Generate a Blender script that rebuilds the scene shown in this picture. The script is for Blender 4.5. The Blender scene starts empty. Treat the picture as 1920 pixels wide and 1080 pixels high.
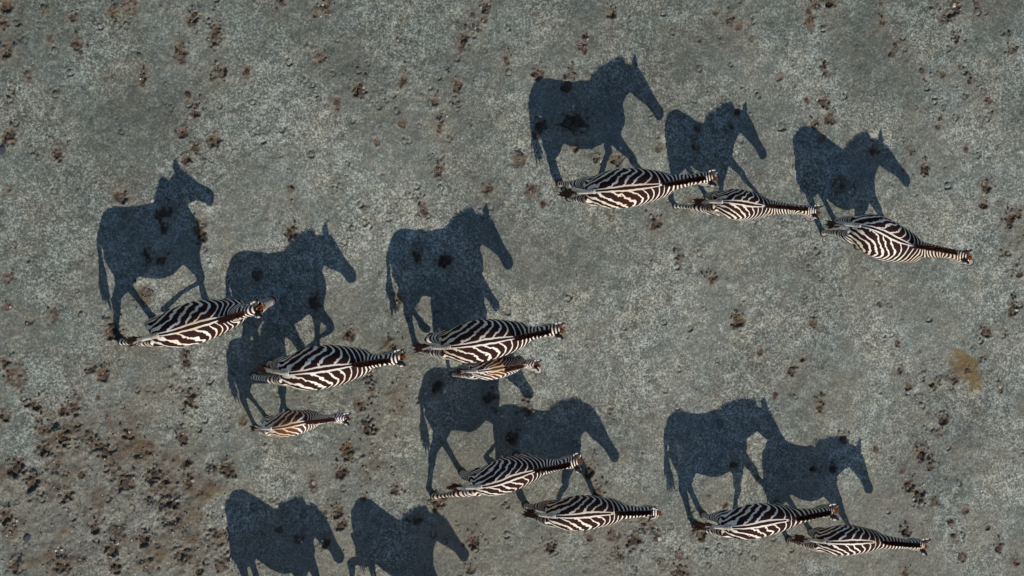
import bpy, math, random
import numpy as np
from mathutils import Vector, Matrix

# ------------------------------------------------------------------ camera, sky, sun
scene = bpy.context.scene
col = scene.collection
TILT = math.radians(22.0)
DIST = 40.0
cam_data = bpy.data.cameras.new("camera")
cam_data.sensor_width = 36.0
cam_data.lens = 112.5
cam_data.clip_start = 0.5
cam_data.clip_end = 2000.0
cam = bpy.data.objects.new("camera", cam_data)
cam.location = (-DIST * math.sin(TILT), 0.0, DIST * math.cos(TILT))
cam.rotation_euler = (0.0, -TILT, 0.0)
col.objects.link(cam)
scene.camera = cam

SUN_DIR = Vector((0.319, -1.04, 1.0)).normalized()
world = bpy.data.worlds.new("World")
scene.world = world
world.use_nodes = True
wn = world.node_tree
bg = wn.nodes["Background"]
sky = wn.nodes.new("ShaderNodeTexSky")
sky.sky_type = 'NISHITA'
sky.sun_disc = False
sky.sun_elevation = math.asin(SUN_DIR.z)
sky.sun_rotation = math.atan2(SUN_DIR.x, SUN_DIR.y)
sky.air_density = 1.0
sky.dust_density = 0.3
sky.ozone_density = 3.0
wn.links.new(sky.outputs[0], bg.inputs[0])
bg.inputs[1].default_value = 0.12

sun_data = bpy.data.lights.new("sun", 'SUN')
sun_data.energy = 4.4
sun_data.angle = math.radians(0.5)
sun_data.color = (1.0, 0.945, 0.86)
sun = bpy.data.objects.new("sun", sun_data)
sun.rotation_euler = SUN_DIR.to_track_quat('Z', 'Y').to_euler()
sun.location = SUN_DIR * 30
col.objects.link(sun)

vs = scene.view_settings
vs.view_transform = 'Standard'
vs.look = 'None'
vs.exposure = 0.26
vs.gamma = 1.0
vs.use_curve_mapping = False

rng = np.random.default_rng(7)
random.seed(7)

# ------------------------------------------------------------------ helpers
def smooth(a, b, x):
    t = np.clip((x - a) / (b - a), 0.0, 1.0)
    return t * t * (3 - 2 * t)

def mesh_from(name, verts, faces, mats=(), smooth_shade=True):
    me = bpy.data.meshes.new(name)
    me.from_pydata([tuple(v) for v in verts], [], [tuple(f) for f in faces])
    me.update()
    for m in mats:
        me.materials.append(m)
    if smooth_shade:
        me.polygons.foreach_set("use_smooth", np.ones(len(me.polygons), dtype=bool))
    return me

def link(name, me, parent=None):
    o = bpy.data.objects.new(name, me)
    col.objects.link(o)
    if parent is not None:
        o.parent = parent
    return o

def attr(me, name, values):
    a = me.attributes.new(name, 'FLOAT', 'POINT')
    a.data.foreach_set("value", np.asarray(values, dtype=np.float32))

class NT:
    """small helper for node materials"""
    def __init__(self, name):
        self.m = bpy.data.materials.new(name)
        self.m.use_nodes = True
        self.t = self.m.node_tree
        self.bsdf = self.t.nodes["Principled BSDF"]
    def n(self, kind, **props):
        nd = self.t.nodes.new(kind)
        for k, v in props.items():
            setattr(nd, k, v)
        return nd
    def put(self, sock, v):
        if hasattr(v, "is_linked") or isinstance(v, bpy.types.NodeSocket):
            self.t.links.new(v, sock)
        else:
            sock.default_value = v
    def math(self, op, a, b=None, c=None):
        nd = self.n("ShaderNodeMath", operation=op)
        self.put(nd.inputs[0], a)
        if b is not None: self.put(nd.inputs[1], b)
        if c is not None: self.put(nd.inputs[2], c)
        return nd.outputs[0]
    def mix(self, f, a, b, blend='MIX'):
        nd = self.n("ShaderNodeMix", data_type='RGBA', blend_type=blend)
        self.put(nd.inputs[0], f); self.put(nd.inputs[6], a); self.put(nd.inputs[7], b)
        return nd.outputs[2]
    def at(self, name):
        return self.n("ShaderNodeAttribute", attribute_name=name).outputs["Fac"]
    def noise(self, scale, detail=2.0, rough=0.5, vec=None, dist=0.0):
        nd = self.n("ShaderNodeTexNoise")
        nd.inputs["Scale"].default_value = scale
        nd.inputs["Detail"].default_value = detail
        nd.inputs["Roughness"].default_value = rough
        nd.inputs["Distortion"].default_value = dist
        if vec is not None: self.t.links.new(vec, nd.inputs["Vector"])
        return nd.outputs["Fac"]
    def ramp(self, f, stops):
        nd = self.n("ShaderNodeValToRGB")
        els = nd.color_ramp.elements
        while len(els) < len(stops): els.new(0.5)
        for e, (p, c) in zip(els, stops):
            e.position = p
            e.color = c if len(c) == 4 else (*c, 1)
        self.t.links.new(f, nd.inputs[0])
        return nd.outputs[0]
    def smoothstep(self, v, a, b):
        nd = self.n("ShaderNodeMapRange", interpolation_type='SMOOTHSTEP')
        self.put(nd.inputs[0], v)
        nd.inputs[1].default_value = a; nd.inputs[2].default_value = b
        return nd.outputs[0]
    def bump(self, h, strength, dist):
        nd = self.n("ShaderNodeBump")
        nd.inputs["Strength"].default_value = strength
        nd.inputs["Distance"].default_value = dist
        self.t.links.new(h, nd.inputs["Height"])
        self.t.links.new(nd.outputs[0], self.bsdf.inputs["Normal"])
    def out(self, color, rough=0.9, spec=0.2):
        self.put(self.bsdf.inputs["Base Color"], color)
        self.put(self.bsdf.inputs["Roughness"], rough)
        self.bsdf.inputs["Specular IOR Level"].default_value = spec
        return self.m

# ------------------------------------------------------------------ ground
def ground_material():
    N = NT("dry_pan_crust")
    geo = N.n("ShaderNodeTexCoord").outputs["Object"]
    mud, tan, stain, vignette = N.at("mud"), N.at("tan"), N.at("stain"), N.at("vignette")
    # fine salt mottling: pale curls on grey silt
    fine = N.noise(35, 3.0, 0.70, geo, 0.6)
    fine2 = N.noise(62, 2.0, 0.65, geo, 0.4)
    patch = N.noise(6.5, 4.0, 0.65, geo, 0.8)
    broad = N.noise(0.55, 3.0, 0.55, geo)
    hue = N.noise(1.7, 3.0, 0.6, geo)
    g = N.math('ADD', N.math('MULTIPLY', fine, 0.68), N.math('MULTIPLY', fine2, 0.32))
    g = N.math('ADD', g, N.math('MULTIPLY', N.math('SUBTRACT', patch, 0.5), 0.36))
    ridge = N.math('SUBTRACT', 1.0, N.math('ABSOLUTE', N.math('MULTIPLY', N.math('SUBTRACT', N.noise(17, 2.0, 0.55, geo, 0.9), 0.5), 5.0)))
    ridge = N.math('POWER', N.math('MAXIMUM', ridge, 0.0), 2.0)
    veil = N.smoothstep(N.noise(0.8, 2.0, 0.5, geo), 0.38, 0.62)       # crust better developed in some places
    g = N.math('ADD', 0.49, N.math('MULTIPLY', N.math('SUBTRACT', g, 0.49), N.math('ADD', 0.62, N.math('MULTIPLY', veil, 0.38))))
    g = N.math('ADD', g, N.math('MULTIPLY', N.math('SUBTRACT', ridge, 0.30), N.math('MULTIPLY', veil, 0.11)))
    crust = N.ramp(g, [(0.34, GC0), (0.5, GC1), (0.66, GC2)])
    tint = N.ramp(hue, [(0.32, (0.91, 0.99, 1.03)), (0.50, (0.97, 1.0, 0.98)), (0.70, (1.07, 1.0, 0.91))])
    crust = N.mix(0.8, crust, tint, 'MULTIPLY')
    shade = N.ramp(broad, [(0.32, (0.74, 0.74, 0.74)), (0.66, (1.16, 1.16, 1.16))])
    crust = N.mix(1.0, crust, shade, 'MULTIPLY')
    vignette_tint = N.mix(vignette, (1, 1, 1, 1), (0.62, 0.65, 0.64, 1))  # painted edge darkening, multiplied into the crust colour
    crust = N.mix(1.0, crust, vignette_tint, 'MULTIPLY')
    mn = N.noise(42, 4.0, 0.7, geo, 0.3)
    mudc = N.ramp(mn, [(0.3, MC0), (0.52, MC1), (0.72, MC2)])
    hue2 = N.noise(1.3, 1.0, 0.5, geo)
    mudc = N.mix(N.smoothstep(hue2, 0.5, 0.68), mudc, N.mix(1.0, mudc, (1.06, 0.97, 0.86, 1), 'MULTIPLY'))
    mudf = N.smoothstep(N.math('ADD', mud, N.math('MULTIPLY', N.math('SUBTRACT', mn, 0.5), N.math('MULTIPLY', N.smoothstep(mud, 0.0, 0.2), 1.5))), 0.14, 0.84)
    tanc = N.ramp(fine, [(0.3, (0.088, 0.079, 0.059)), (0.7, (0.180, 0.162, 0.122))])
    c = N.mix(N.math('MULTIPLY', tan, 0.8), crust, tanc)
    stc = N.ramp(fine, [(0.3, (0.075, 0.052, 0.019)), (0.7, (0.165, 0.114, 0.048))])
    sf = N.smoothstep(N.math('ADD', stain, N.math('MULTIPLY', N.math('SUBTRACT', fine, 0.5), N.math('MULTIPLY', stain, 1.6))), 0.12, 0.85)
    c = N.mix(N.math('MULTIPLY', sf, 0.92), c, stc)
    c = N.mix(mudf, c, mudc)
    h = N.math('ADD', N.math('MULTIPLY', fine, 0.5), N.math('MULTIPLY', mn, 0.5))
    N.bump(N.math('ADD', h, N.math('MULTIPLY', fine2, 0.35)), 0.75, 0.012)
    return N.out(c, 0.92, 0.15)

GC0 = (0.053, 0.054, 0.044); GC1 = (0.117, 0.118, 0.097); GC2 = (0.345, 0.348, 0.294)
MC0 = (0.032, 0.023, 0.014); MC1 = (0.080, 0.060, 0.040); MC2 = (0.165, 0.136, 0.098)

# marks trodden into the ground: x, y, half width, half height (metres), kind
FEATURES = [
    (-6.41, 3.3, 0.08, 0.08, 'd'), (-6.43, 3.12, 0.067, 0.067, 'd'), (-5.93, 3.29, 0.053, 0.053, 'b'), (-6.02, 3.11, 0.047, 0.047, 'h'), (-5.61, 3.2, 0.06, 0.06, 'd'),
    (-5.89, 2.94, 0.047, 0.047, 'd'), (-5.57, 2.89, 0.067, 0.067, 'd'), (-6.41, 2.77, 0.08, 0.08, 'd'), (-6.1, 2.66, 0.04, 0.04, 'h'), (-6.14, 2.48, 0.047, 0.047, 'd'),
    (-6.36, 2.24, 0.04, 0.04, 'h'), (-6.29, 1.96, 0.053, 0.053, 'h'), (-6.36, 1.77, 0.087, 0.087, 'd'), (-5.8, 1.58, 0.093, 0.093, 'd'), (-5.02, 1.08, 0.087, 0.087, 'd'),
    (-5.12, 3.3, 0.08, 0.08, 'b'), (-4.92, 3.37, 0.08, 0.08, 'b'), (-5.28, 3.11, 0.06, 0.06, 'h'), (-5.08, 3.14, 0.067, 0.067, 'h'), (-4.15, 3.22, 0.067, 0.107, 'd'),
    (-3.85, 3.05, 0.08, 0.133, 'd'), (-4.29, 2.82, 0.08, 0.107, 'd'), (-4.75, 2.51, 0.053, 0.093, 'd'), (-3.81, 2.6, 0.08, 0.093, 'd'), (-3.9, 2.51, 0.04, 0.04, 'c'),
    (-3.46, 2.61, 0.053, 0.053, 'c'), (-4.2, 2.31, 0.053, 0.053, 'c'), (-4.11, 2.12, 0.06, 0.093, 'd'), (-3.6, 2.1, 0.06, 0.06, 'p'), (-4.27, 1.87, 0.06, 0.06, 'd'),
    (-3.87, 1.77, 0.073, 0.087, 'd'), (-4.1, 1.68, 0.067, 0.067, 'd'), (-4.22, 1.55, 0.06, 0.06, 'd'), (-4.05, 0.64, 0.093, 0.12, 'd'), (-5.02, 1.86, 0.053, 0.053, 'h'),
    (-6.32, 0.52, 0.053, 0.053, 'h'), (-6.15, 0.36, 0.053, 0.053, 'h'), (-6.38, 0.13, 0.06, 0.06, 'b'), (-5.65, 0.77, 0.047, 0.047, 'h'), (-3.91, 0.45, 0.047, 0.047, 'p'),
    (-3.58, 0.34, 0.047, 0.047, 'h'), (-4.48, 0.89, 0.12, 0.08, 'd'), (-4.49, 0.73, 0.053, 0.093, 'd'), (-4.69, 0.37, 0.06, 0.093, 'd'), (-4.54, 0.34, 0.067, 0.067, 'd'),
    (-6.37, 1.16, 0.04, 0.04, 'd'), (-5.85, 0.13, 0.053, 0.053, 'h'), (-5.52, 0.35, 0.04, 0.04, 'h'), (-5.39, 1.17, 0.053, 0.053, 'p'), (-3.02, 3.47, 0.06, 0.06, 'd'),
    (-2.58, 3.35, 0.053, 0.053, 'd'), (-2.46, 3.42, 0.08, 0.08, 'b'), (-3.17, 2.99, 0.06, 0.06, 'p'), (-2.53, 2.81, 0.06, 0.06, 'b'), (-2.31, 2.27, 0.06, 0.06, 'c'),
    (-2.02, 2.41, 0.08, 0.08, 'd'), (-2.66, 2.28, 0.04, 0.04, 'h'), (-1.91, 2.76, 0.047, 0.047, 'h'), (-1.45, 2.56, 0.053, 0.08, 'd'), (-1.1, 2.49, 0.053, 0.053, 'h'),
    (-2.1, 2.05, 0.053, 0.053, 'h'), (-1.53, 2.19, 0.053, 0.053, 'h'), (-1.47, 2.04, 0.053, 0.053, 'd'), (-1.43, 1.82, 0.053, 0.053, 'h'), (-1.03, 2.31, 0.047, 0.06, 'd'),
    (-0.97, 2.01, 0.067, 0.093, 'd'), (-0.74, 2.52, 0.06, 0.093, 'd'), (-0.57, 2.67, 0.04, 0.04, 'h'), (-0.5, 2.61, 0.04, 0.04, 'h'), (-0.66, 3.07, 0.06, 0.12, 'd'),
    (-0.37, 3.49, 0.073, 0.073, 'd'), (-0.52, 3.4, 0.053, 0.053, 'c'), (-0.38, 3.35, 0.053, 0.053, 'd'), (-0.47, 3.22, 0.06, 0.06, 'd'), (-0.09, 2.86, 0.06, 0.06, 'd'),
    (-0.09, 2.26, 0.047, 0.047, 'h'), (-0.14, 2.08, 0.093, 0.093, 'p'), (-0.54, 2.07, 0.047, 0.047, 'h'), (-0.57, 2.04, 0.04, 0.04, 'h'), (-1.8, 1.78, 0.047, 0.047, 'd'),
    (-2.64, 1.64, 0.06, 0.06, 'h'), (-1.89, 1.6, 0.087, 0.087, 'p'), (-2.62, 1.28, 0.073, 0.073, 'p'), (-2.9, 1.2, 0.047, 0.047, 'b'), (-2.9, 1.1, 0.033, 0.033, 'h'),
    (-2.17, 1.54, 0.053, 0.053, 'h'), (-2.34, 1.54, 0.033, 0.033, 'h'), (-0.98, 1.45, 0.06, 0.093, 'd'), (-0.94, 1.69, 0.06, 0.06, 'p'), (-0.32, 1.23, 0.08, 0.06, 'd'),
    (-1.19, 0.96, 0.06, 0.093, 'd'), (-0.91, 1.04, 0.04, 0.04, 'h'), (-0.79, 1.03, 0.04, 0.04, 'h'), (-0.68, 0.93, 0.04, 0.04, 'h'), (-0.29, 1.03, 0.06, 0.06, 'h'),
    (-0.14, 1.08, 0.04, 0.04, 'h'), (-2.9, 0.66, 0.073, 0.1, 'd'), (-3.21, 0.78, 0.06, 0.06, 'p'), (-2.38, 0.77, 0.087, 0.087, 'p'), (-3.14, 0.54, 0.04, 0.04, 'h'),
    (-2.83, 0.45, 0.04, 0.04, 'h'), (-2.22, 0.59, 0.06, 0.06, 'h'), (-1.96, 0.82, 0.06, 0.06, 'h'), (-1.89, 0.77, 0.053, 0.053, 'h'), (-1.71, 0.8, 0.033, 0.033, 'h'),
    (-1.71, 0.66, 0.04, 0.04, 'h'), (-1.61, 0.72, 0.033, 0.033, 'h'), (-1.36, 0.82, 0.04, 0.04, 'h'), (-1.52, 0.83, 0.04, 0.04, 'h'), (-1.28, 0.4, 0.073, 0.093, 'd'),
    (-0.89, 0.32, 0.107, 0.08, 'd'), (-3.34, 0.13, 0.08, 0.08, 'd'), (-2.6, -0.2, 0.08, 0.107, 'd'), (-2.02, 0.86, 0.04, 0.04, 'h'), (-2.15, 0.65, 0.047, 0.047, 'h'),
    (-2.8, 2.53, 0.04, 0.04, 'h'), (-0.47, 1.13, 0.04, 0.04, 'h'), (1.35, 3.46, 0.067, 0.067, 'd'), (0.86, 3.36, 0.06, 0.06, 'p'), (0.99, 3.15, 0.053, 0.053, 'b'),
    (0.95, 3.04, 0.067, 0.067, 'd'), (1.31, 3.07, 0.067, 0.067, 'p'), (0.14, 2.98, 0.053, 0.053, 'p'), (0.35, 2.68, 0.073, 0.073, 'd'), (0.8, 2.73, 0.04, 0.067, 'b'),
    (0.74, 2.52, 0.08, 0.08, 'd'), (0.87, 2.07, 0.187, 0.12, 'd'), (0.38, 2.04, 0.08, 0.08, 'd'), (0.32, 1.91, 0.06, 0.06, 'd'), (0.1, 1.61, 0.08, 0.08, 'b'),
    (0.07, 1.75, 0.053, 0.053, 'h'), (0.88, 1.76, 0.053, 0.053, 'd'), (1.13, 1.62, 0.06, 0.06, 'd'), (1.42, 1.6, 0.08, 0.08, 'd'), (1.99, 1.94, 0.047, 0.047, 'h'),
    (2.02, 1.77, 0.053, 0.053, 'd'), (0.27, 1.22, 0.08, 0.08, 'b'), (0.42, 1.05, 0.047, 0.047, 'c'), (0.54, 1.07, 0.047, 0.047, 'h'), (0.01, 1.03, 0.04, 0.04, 'h'),
    (1.96, 0.8, 0.107, 0.08, 'd'), (2.31, 0.37, 0.053, 0.053, 'b'), (2.77, 0.12, 0.073, 0.073, 'd'), (2.82, 3.53, 0.04, 0.04, 'd'), (3.02, 3.44, 0.067, 0.08, 'd'),
    (3.15, 3.36, 0.053, 0.053, 'd'), (3.32, 3.2, 0.04, 0.04, 'd'), (0.22, 0.75, 0.06, 0.06, 'p'), (2.57, 2.03, 0.06, 0.06, 'd'), (2.5, 1.81, 0.047, 0.047, 'd'),
    (3.13, 2.26, 0.06, 0.06, 'd'), (3.03, 2.08, 0.053, 0.053, 'd'), (0.81, 1.14, 0.04, 0.04, 'h'), (2.14, 1.12, 0.04, 0.04, 'h'), (2.45, 1.14, 0.04, 0.04, 'd'),
    (2.67, 0.97, 0.04, 0.04, 'h'), (4.46, 3.72, 0.08, 0.08, 'd'), (4.15, 3.6, 0.047, 0.047, 'c'), (4.25, 3.69, 0.06, 0.06, 'b'), (4.17, 3.46, 0.067, 0.093, 'b'),
    (5.22, 3.73, 0.04, 0.04, 'c'), (5.13, 3.63, 0.04, 0.04, 'h'), (5.24, 3.5, 0.06, 0.06, 'd'), (5.98, 3.67, 0.067, 0.067, 'h'), (6.33, 3.71, 0.087, 0.12, 'd'),
    (6.66, 3.77, 0.047, 0.047, 'c'), (6.79, 3.67, 0.053, 0.053, 'h'), (6.16, 3.56, 0.08, 0.08, 'b'), (6.35, 3.31, 0.073, 0.073, 'd'), (6.64, 3.33, 0.04, 0.04, 'h'),
    (7.13, 3.4, 0.053, 0.053, 'b'), (7.22, 3.17, 0.073, 0.053, 'd'), (5.44, 3.19, 0.04, 0.04, 'c'), (5.39, 3.08, 0.04, 0.04, 'c'), (4.39, 2.9, 0.04, 0.067, 'b'),
    (3.74, 2.72, 0.053, 0.053, 'd'), (5.83, 2.87, 0.04, 0.04, 'c'), (5.86, 2.76, 0.04, 0.04, 'c'), (6.14, 2.82, 0.053, 0.053, 'd'), (6.39, 2.95, 0.033, 0.033, 'd'),
    (6.55, 2.76, 0.04, 0.06, 'd'), (4.12, 2.44, 0.04, 0.04, 'c'), (4.34, 2.57, 0.04, 0.04, 'h'), (4.36, 2.41, 0.08, 0.08, 'd'), (4.45, 2.21, 0.073, 0.073, 'd'),
    (4.66, 2.16, 0.04, 0.04, 'h'), (3.76, 2.09, 0.087, 0.087, 'h'), (5.74, 2.39, 0.047, 0.047, 'h'), (6.1, 2.24, 0.053, 0.053, 'c'), (6.06, 2.13, 0.04, 0.04, 'c'),
    (6.82, 2.52, 0.06, 0.06, 'd'), (6.94, 2.29, 0.093, 0.067, 'p'), (6.89, 2.38, 0.047, 0.047, 'h'), (5.56, 1.96, 0.053, 0.053, 'h'), (5.65, 1.79, 0.053, 0.067, 'd'),
    (5.86, 1.57, 0.08, 0.08, 'd'), (6.18, 1.57, 0.047, 0.047, 'h'), (6.22, 1.36, 0.073, 0.073, 'h'), (6.49, 1.84, 0.047, 0.047, 'c'), (6.47, 1.68, 0.027, 0.027, 'h'),
    (6.79, 1.35, 0.073, 0.093, 'd'), (6.75, 1.1, 0.06, 0.06, 'd'), (7.16, 0.89, 0.08, 0.107, 'd'), (7.3, 1.0, 0.053, 0.053, 'd'), (7.04, 0.48, 0.053, 0.053, 'b'),
    (4.71, 0.45, 0.047, 0.047, 'p'), (3.78, 0.84, 0.047, 0.047, 'h'), (3.91, 0.84, 0.04, 0.04, 'h'), (7.31, 0.18, 0.067, 0.067, 'd'), (5.16, 0.07, 0.053, 0.053, 'h'),
    (4.26, 2.13, 0.06, 0.06, 'd'), (5.13, 1.79, 0.067, 0.067, 'd'), (4.61, 1.36, 0.093, 0.093, 'b'), (5.54, 1.56, 0.04, 0.04, 'd'), (4.97, 3.31, 0.033, 0.033, 'd'),
    (7.12, 1.78, 0.047, 0.047, 'h'), (4.34, 1.93, 0.053, 0.053, 'b'), (6.48, 2.86, 0.04, 0.04, 'h'), (-6.43, -0.88, 0.08, 0.08, 'd'), (-6.29, -1.05, 0.12, 0.12, 'b'),
    (-6.07, -1.38, 0.093, 0.093, 'd'), (-5.86, -0.68, 0.073, 0.073, 'p'), (-5.39, -0.97, 0.06, 0.06, 'd'), (-5.24, -1.03, 0.093, 0.08, 'd'), (-5.08, -1.12, 0.06, 0.06, 'p'),
    (-4.82, -1.21, 0.053, 0.053, 'h'), (-4.69, -1.2, 0.047, 0.047, 'h'), (-4.52, -1.21, 0.04, 0.04, 'h'), (-4.29, -1.22, 0.047, 0.047, 'h'), (-4.22, -0.9, 0.067, 0.067, 'd'),
    (-4.25, -0.8, 0.053, 0.053, 'b'), (-4.16, -1.33, 0.087, 0.087, 'd'), (-5.3, -1.29, 0.033, 0.033, 'c'), (-5.72, -1.46, 0.067, 0.067, 'd'), (-5.6, -1.42, 0.087, 0.087, 'd'),
    (-5.28, -1.47, 0.06, 0.06, 'p'), (-4.27, -1.79, 0.067, 0.1, 'd'), (-6.44, -1.52, 0.067, 0.067, 'd'), (-4.93, -1.74, 0.067, 0.067, 'd'), (-4.69, -1.96, 0.06, 0.06, 'd'),
    (-5.94, -1.61, 0.12, 0.12, 'b'), (-5.97, -1.91, 0.1, 0.1, 'd'), (-5.72, -1.77, 0.093, 0.093, 'd'), (-5.23, -1.92, 0.113, 0.093, 'd'), (-5.39, -1.84, 0.093, 0.093, 'b'),
    (-4.97, -2.32, 0.133, 0.08, 'd'), (-5.1, -2.16, 0.08, 0.08, 'b'), (-6.29, -2.13, 0.107, 0.107, 'd'), (-6.1, -2.29, 0.1, 0.1, 'd'), (-5.51, -2.21, 0.06, 0.06, 'c'),
    (-5.67, -2.46, 0.073, 0.073, 'd'), (-5.81, -2.36, 0.06, 0.06, 'b'), (-5.41, -2.58, 0.06, 0.06, 'h'), (-4.89, -2.61, 0.06, 0.06, 'h'), (-4.19, -2.31, 0.06, 0.093, 'd'),
    (-4.21, -2.11, 0.06, 0.06, 'b'), (-3.71, -2.17, 0.093, 0.093, 'd'), (-4.0, -1.89, 0.033, 0.033, 'h'), (-3.79, -1.77, 0.033, 0.033, 'h'), (-6.42, -2.66, 0.087, 0.087, 'd'),
    (-4.51, -2.49, 0.167, 0.133, 'b'), (-4.35, -2.78, 0.12, 0.12, 'b'), (-5.36, -2.85, 0.08, 0.08, 'd'), (-5.07, -2.92, 0.093, 0.093, 'b'), (-4.74, -3.01, 0.08, 0.08, 'd'),
    (-4.58, -3.08, 0.053, 0.053, 'h'), (-5.13, -3.11, 0.093, 0.093, 'd'), (-5.1, -3.33, 0.067, 0.067, 'd'), (-5.75, -3.28, 0.107, 0.107, 'd'), (-5.52, -3.22, 0.06, 0.06, 'b'),
    (-6.29, -3.26, 0.087, 0.087, 'd'), (-3.85, -3.02, 0.12, 0.107, 'b'), (-3.78, -3.34, 0.093, 0.093, 'b'), (-4.25, -3.2, 0.12, 0.12, 'b'), (-6.36, -2.85, 0.093, 0.093, 'b'),
    (-4.71, -3.31, 0.08, 0.08, 'b'), (-3.51, -1.61, 0.053, 0.053, 'd'), (-5.13, -0.52, 0.1, 0.1, 'd'), (-6.13, -0.38, 0.047, 0.047, 'b'), (-5.85, -0.32, 0.067, 0.067, 'b'),
    (-6.39, -0.22, 0.053, 0.053, 'b'), (-4.74, -0.1, 0.093, 0.093, 'b'), (-5.56, -0.03, 0.04, 0.04, 'h'), (-5.85, -2.08, 0.08, 0.08, 'b'), (-4.81, -2.04, 0.053, 0.053, 'b'),
    (-4.61, -2.23, 0.093, 0.093, 'd'), (-4.38, -2.59, 0.067, 0.067, 'd'), (-3.91, -2.18, 0.053, 0.053, 'b'), (-6.17, -3.02, 0.053, 0.053, 'h'), (-4.05, -3.4, 0.067, 0.067, 'd'),
    (-4.48, -2.33, 0.067, 0.067, 'd'), (-5.46, -0.76, 0.04, 0.04, 'h'), (-6.2, -0.78, 0.033, 0.033, 'h'), (-5.68, -0.79, 0.04, 0.04, 'h'), (-3.85, -0.93, 0.047, 0.047, 'h'),
    (-4.11, -1.06, 0.04, 0.04, 'h'), (-2.16, -0.59, 0.08, 0.08, 'd'), (-1.63, -0.69, 0.093, 0.093, 'b'), (-1.87, -1.18, 0.06, 0.133, 'b'), (-1.84, -0.98, 0.053, 0.053, 'b'),
    (-1.91, -1.74, 0.107, 0.12, 'd'), (-2.03, -1.44, 0.067, 0.067, 'b'), (-2.18, -1.99, 0.093, 0.093, 'd'), (-2.25, -2.27, 0.087, 0.087, 'd'), (-2.62, -2.41, 0.06, 0.093, 'd'),
    (-2.49, -2.44, 0.06, 0.06, 'p'), (-2.32, -2.74, 0.073, 0.1, 'd'), (-2.25, -2.9, 0.08, 0.08, 'd'), (-3.06, -2.58, 0.047, 0.047, 'h'), (-3.15, -2.57, 0.047, 0.047, 'h'),
    (-1.56, -2.5, 0.073, 0.073, 'd'), (-1.59, -2.23, 0.053, 0.053, 'h'), (-2.8, -2.43, 0.053, 0.053, 'p'), (-1.96, -2.58, 0.04, 0.04, 'c'), (-0.25, -2.83, 0.047, 0.047, 'h'),
    (-0.06, -3.08, 0.067, 0.067, 'h'), (-0.52, -3.16, 0.087, 0.087, 'd'), (-1.0, -2.67, 0.1, 0.1, 'd'), (-1.26, -2.87, 0.067, 0.067, 'd'), (-0.57, -3.51, 0.06, 0.06, 'd'),
    (-0.74, -2.91, 0.04, 0.04, 'h'), (-1.52, -0.16, 0.053, 0.087, 'd'), (-1.0, -1.24, 0.087, 0.107, 'd'), (-0.32, -1.4, 0.093, 0.093, 'd'), (-3.04, -2.95, 0.053, 0.053, 'd'),
    (-2.8, -3.05, 0.06, 0.06, 'b'), (-2.47, -3.13, 0.08, 0.08, 'd'), (-1.05, -3.04, 0.06, 0.06, 'h'), (-1.73, -0.79, 0.047, 0.047, 'd'), (-1.38, -0.39, 0.04, 0.04, 'h'),
    (-2.83, -1.27, 0.047, 0.047, 'h'), (-3.07, -1.29, 0.04, 0.04, 'h'), (-2.46, -2.74, 0.04, 0.04, 'd'), (-1.91, -3.08, 0.04, 0.04, 'h'), (-1.63, -3.02, 0.047, 0.047, 'h'),
    (3.13, -0.43, 0.08, 0.093, 'd'), (3.45, -0.84, 0.053, 0.053, 'd'), (1.05, -2.32, 0.093, 0.093, 'd'), (1.16, -2.59, 0.093, 0.093, 'd'), (0.18, -1.54, 0.093, 0.093, 'b'),
    (0.51, -3.25, 0.073, 0.073, 'd'), (1.66, -3.22, 0.147, 0.093, 'd'), (1.05, -3.15, 0.053, 0.053, 'd'), (1.83, -2.98, 0.093, 0.093, 'b'), (2.94, -2.79, 0.053, 0.053, 'd'),
    (2.62, -3.16, 0.067, 0.067, 'd'), (2.71, -3.38, 0.067, 0.067, 'h'), (3.16, -3.38, 0.053, 0.053, 'h'), (3.28, -3.37, 0.04, 0.04, 'h'), (2.31, -3.64, 0.107, 0.107, 'd'),
    (2.31, -3.41, 0.053, 0.053, 'b'), (1.87, -0.87, 0.08, 0.08, 'p'), (0.18, -3.37, 0.06, 0.06, 'p'), (0.0, -1.87, 0.093, 0.093, 'd'), (3.07, -2.28, 0.06, 0.06, 'd'),
    (1.98, -3.19, 0.067, 0.067, 'd'), (1.38, -3.14, 0.08, 0.08, 'b'), (1.46, -3.41, 0.08, 0.08, 'b'), (2.2, -3.03, 0.047, 0.047, 'h'), (0.87, -3.16, 0.04, 0.04, 'h'),
    (2.05, -3.5, 0.053, 0.053, 'b'), (0.18, -1.37, 0.06, 0.06, 'b'), (4.61, -0.06, 0.047, 0.047, 'h'), (4.22, -0.45, 0.053, 0.053, 'd'), (4.0, -0.62, 0.04, 0.04, 'p'),
    (4.06, -0.93, 0.053, 0.053, 'd'), (3.91, -1.06, 0.06, 0.06, 'd'), (4.32, -1.54, 0.067, 0.093, 'd'), (4.55, -1.46, 0.04, 0.04, 'p'), (3.66, -1.38, 0.053, 0.053, 'c'),
    (5.38, -0.6, 0.04, 0.04, 'h'), (5.46, -0.72, 0.047, 0.047, 'd'), (5.5, -1.09, 0.04, 0.06, 'd'), (5.62, -1.28, 0.053, 0.053, 'd'), (6.02, -1.28, 0.073, 0.06, 'd'),
    (6.32, -1.2, 0.08, 0.08, 'd'), (6.52, -1.08, 0.06, 0.06, 'c'), (6.79, -0.58, 0.087, 0.08, 'd'), (7.22, -0.3, 0.073, 0.1, 'd'), (6.79, -0.92, 0.04, 0.04, 'h'),
    (7.02, -1.35, 0.04, 0.06, 'd'), (6.14, -1.74, 0.08, 0.08, 'd'), (6.08, -1.9, 0.053, 0.053, 'b'), (6.49, -1.91, 0.04, 0.04, 'h'), (5.14, -2.1, 0.053, 0.053, 'c'),
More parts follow.
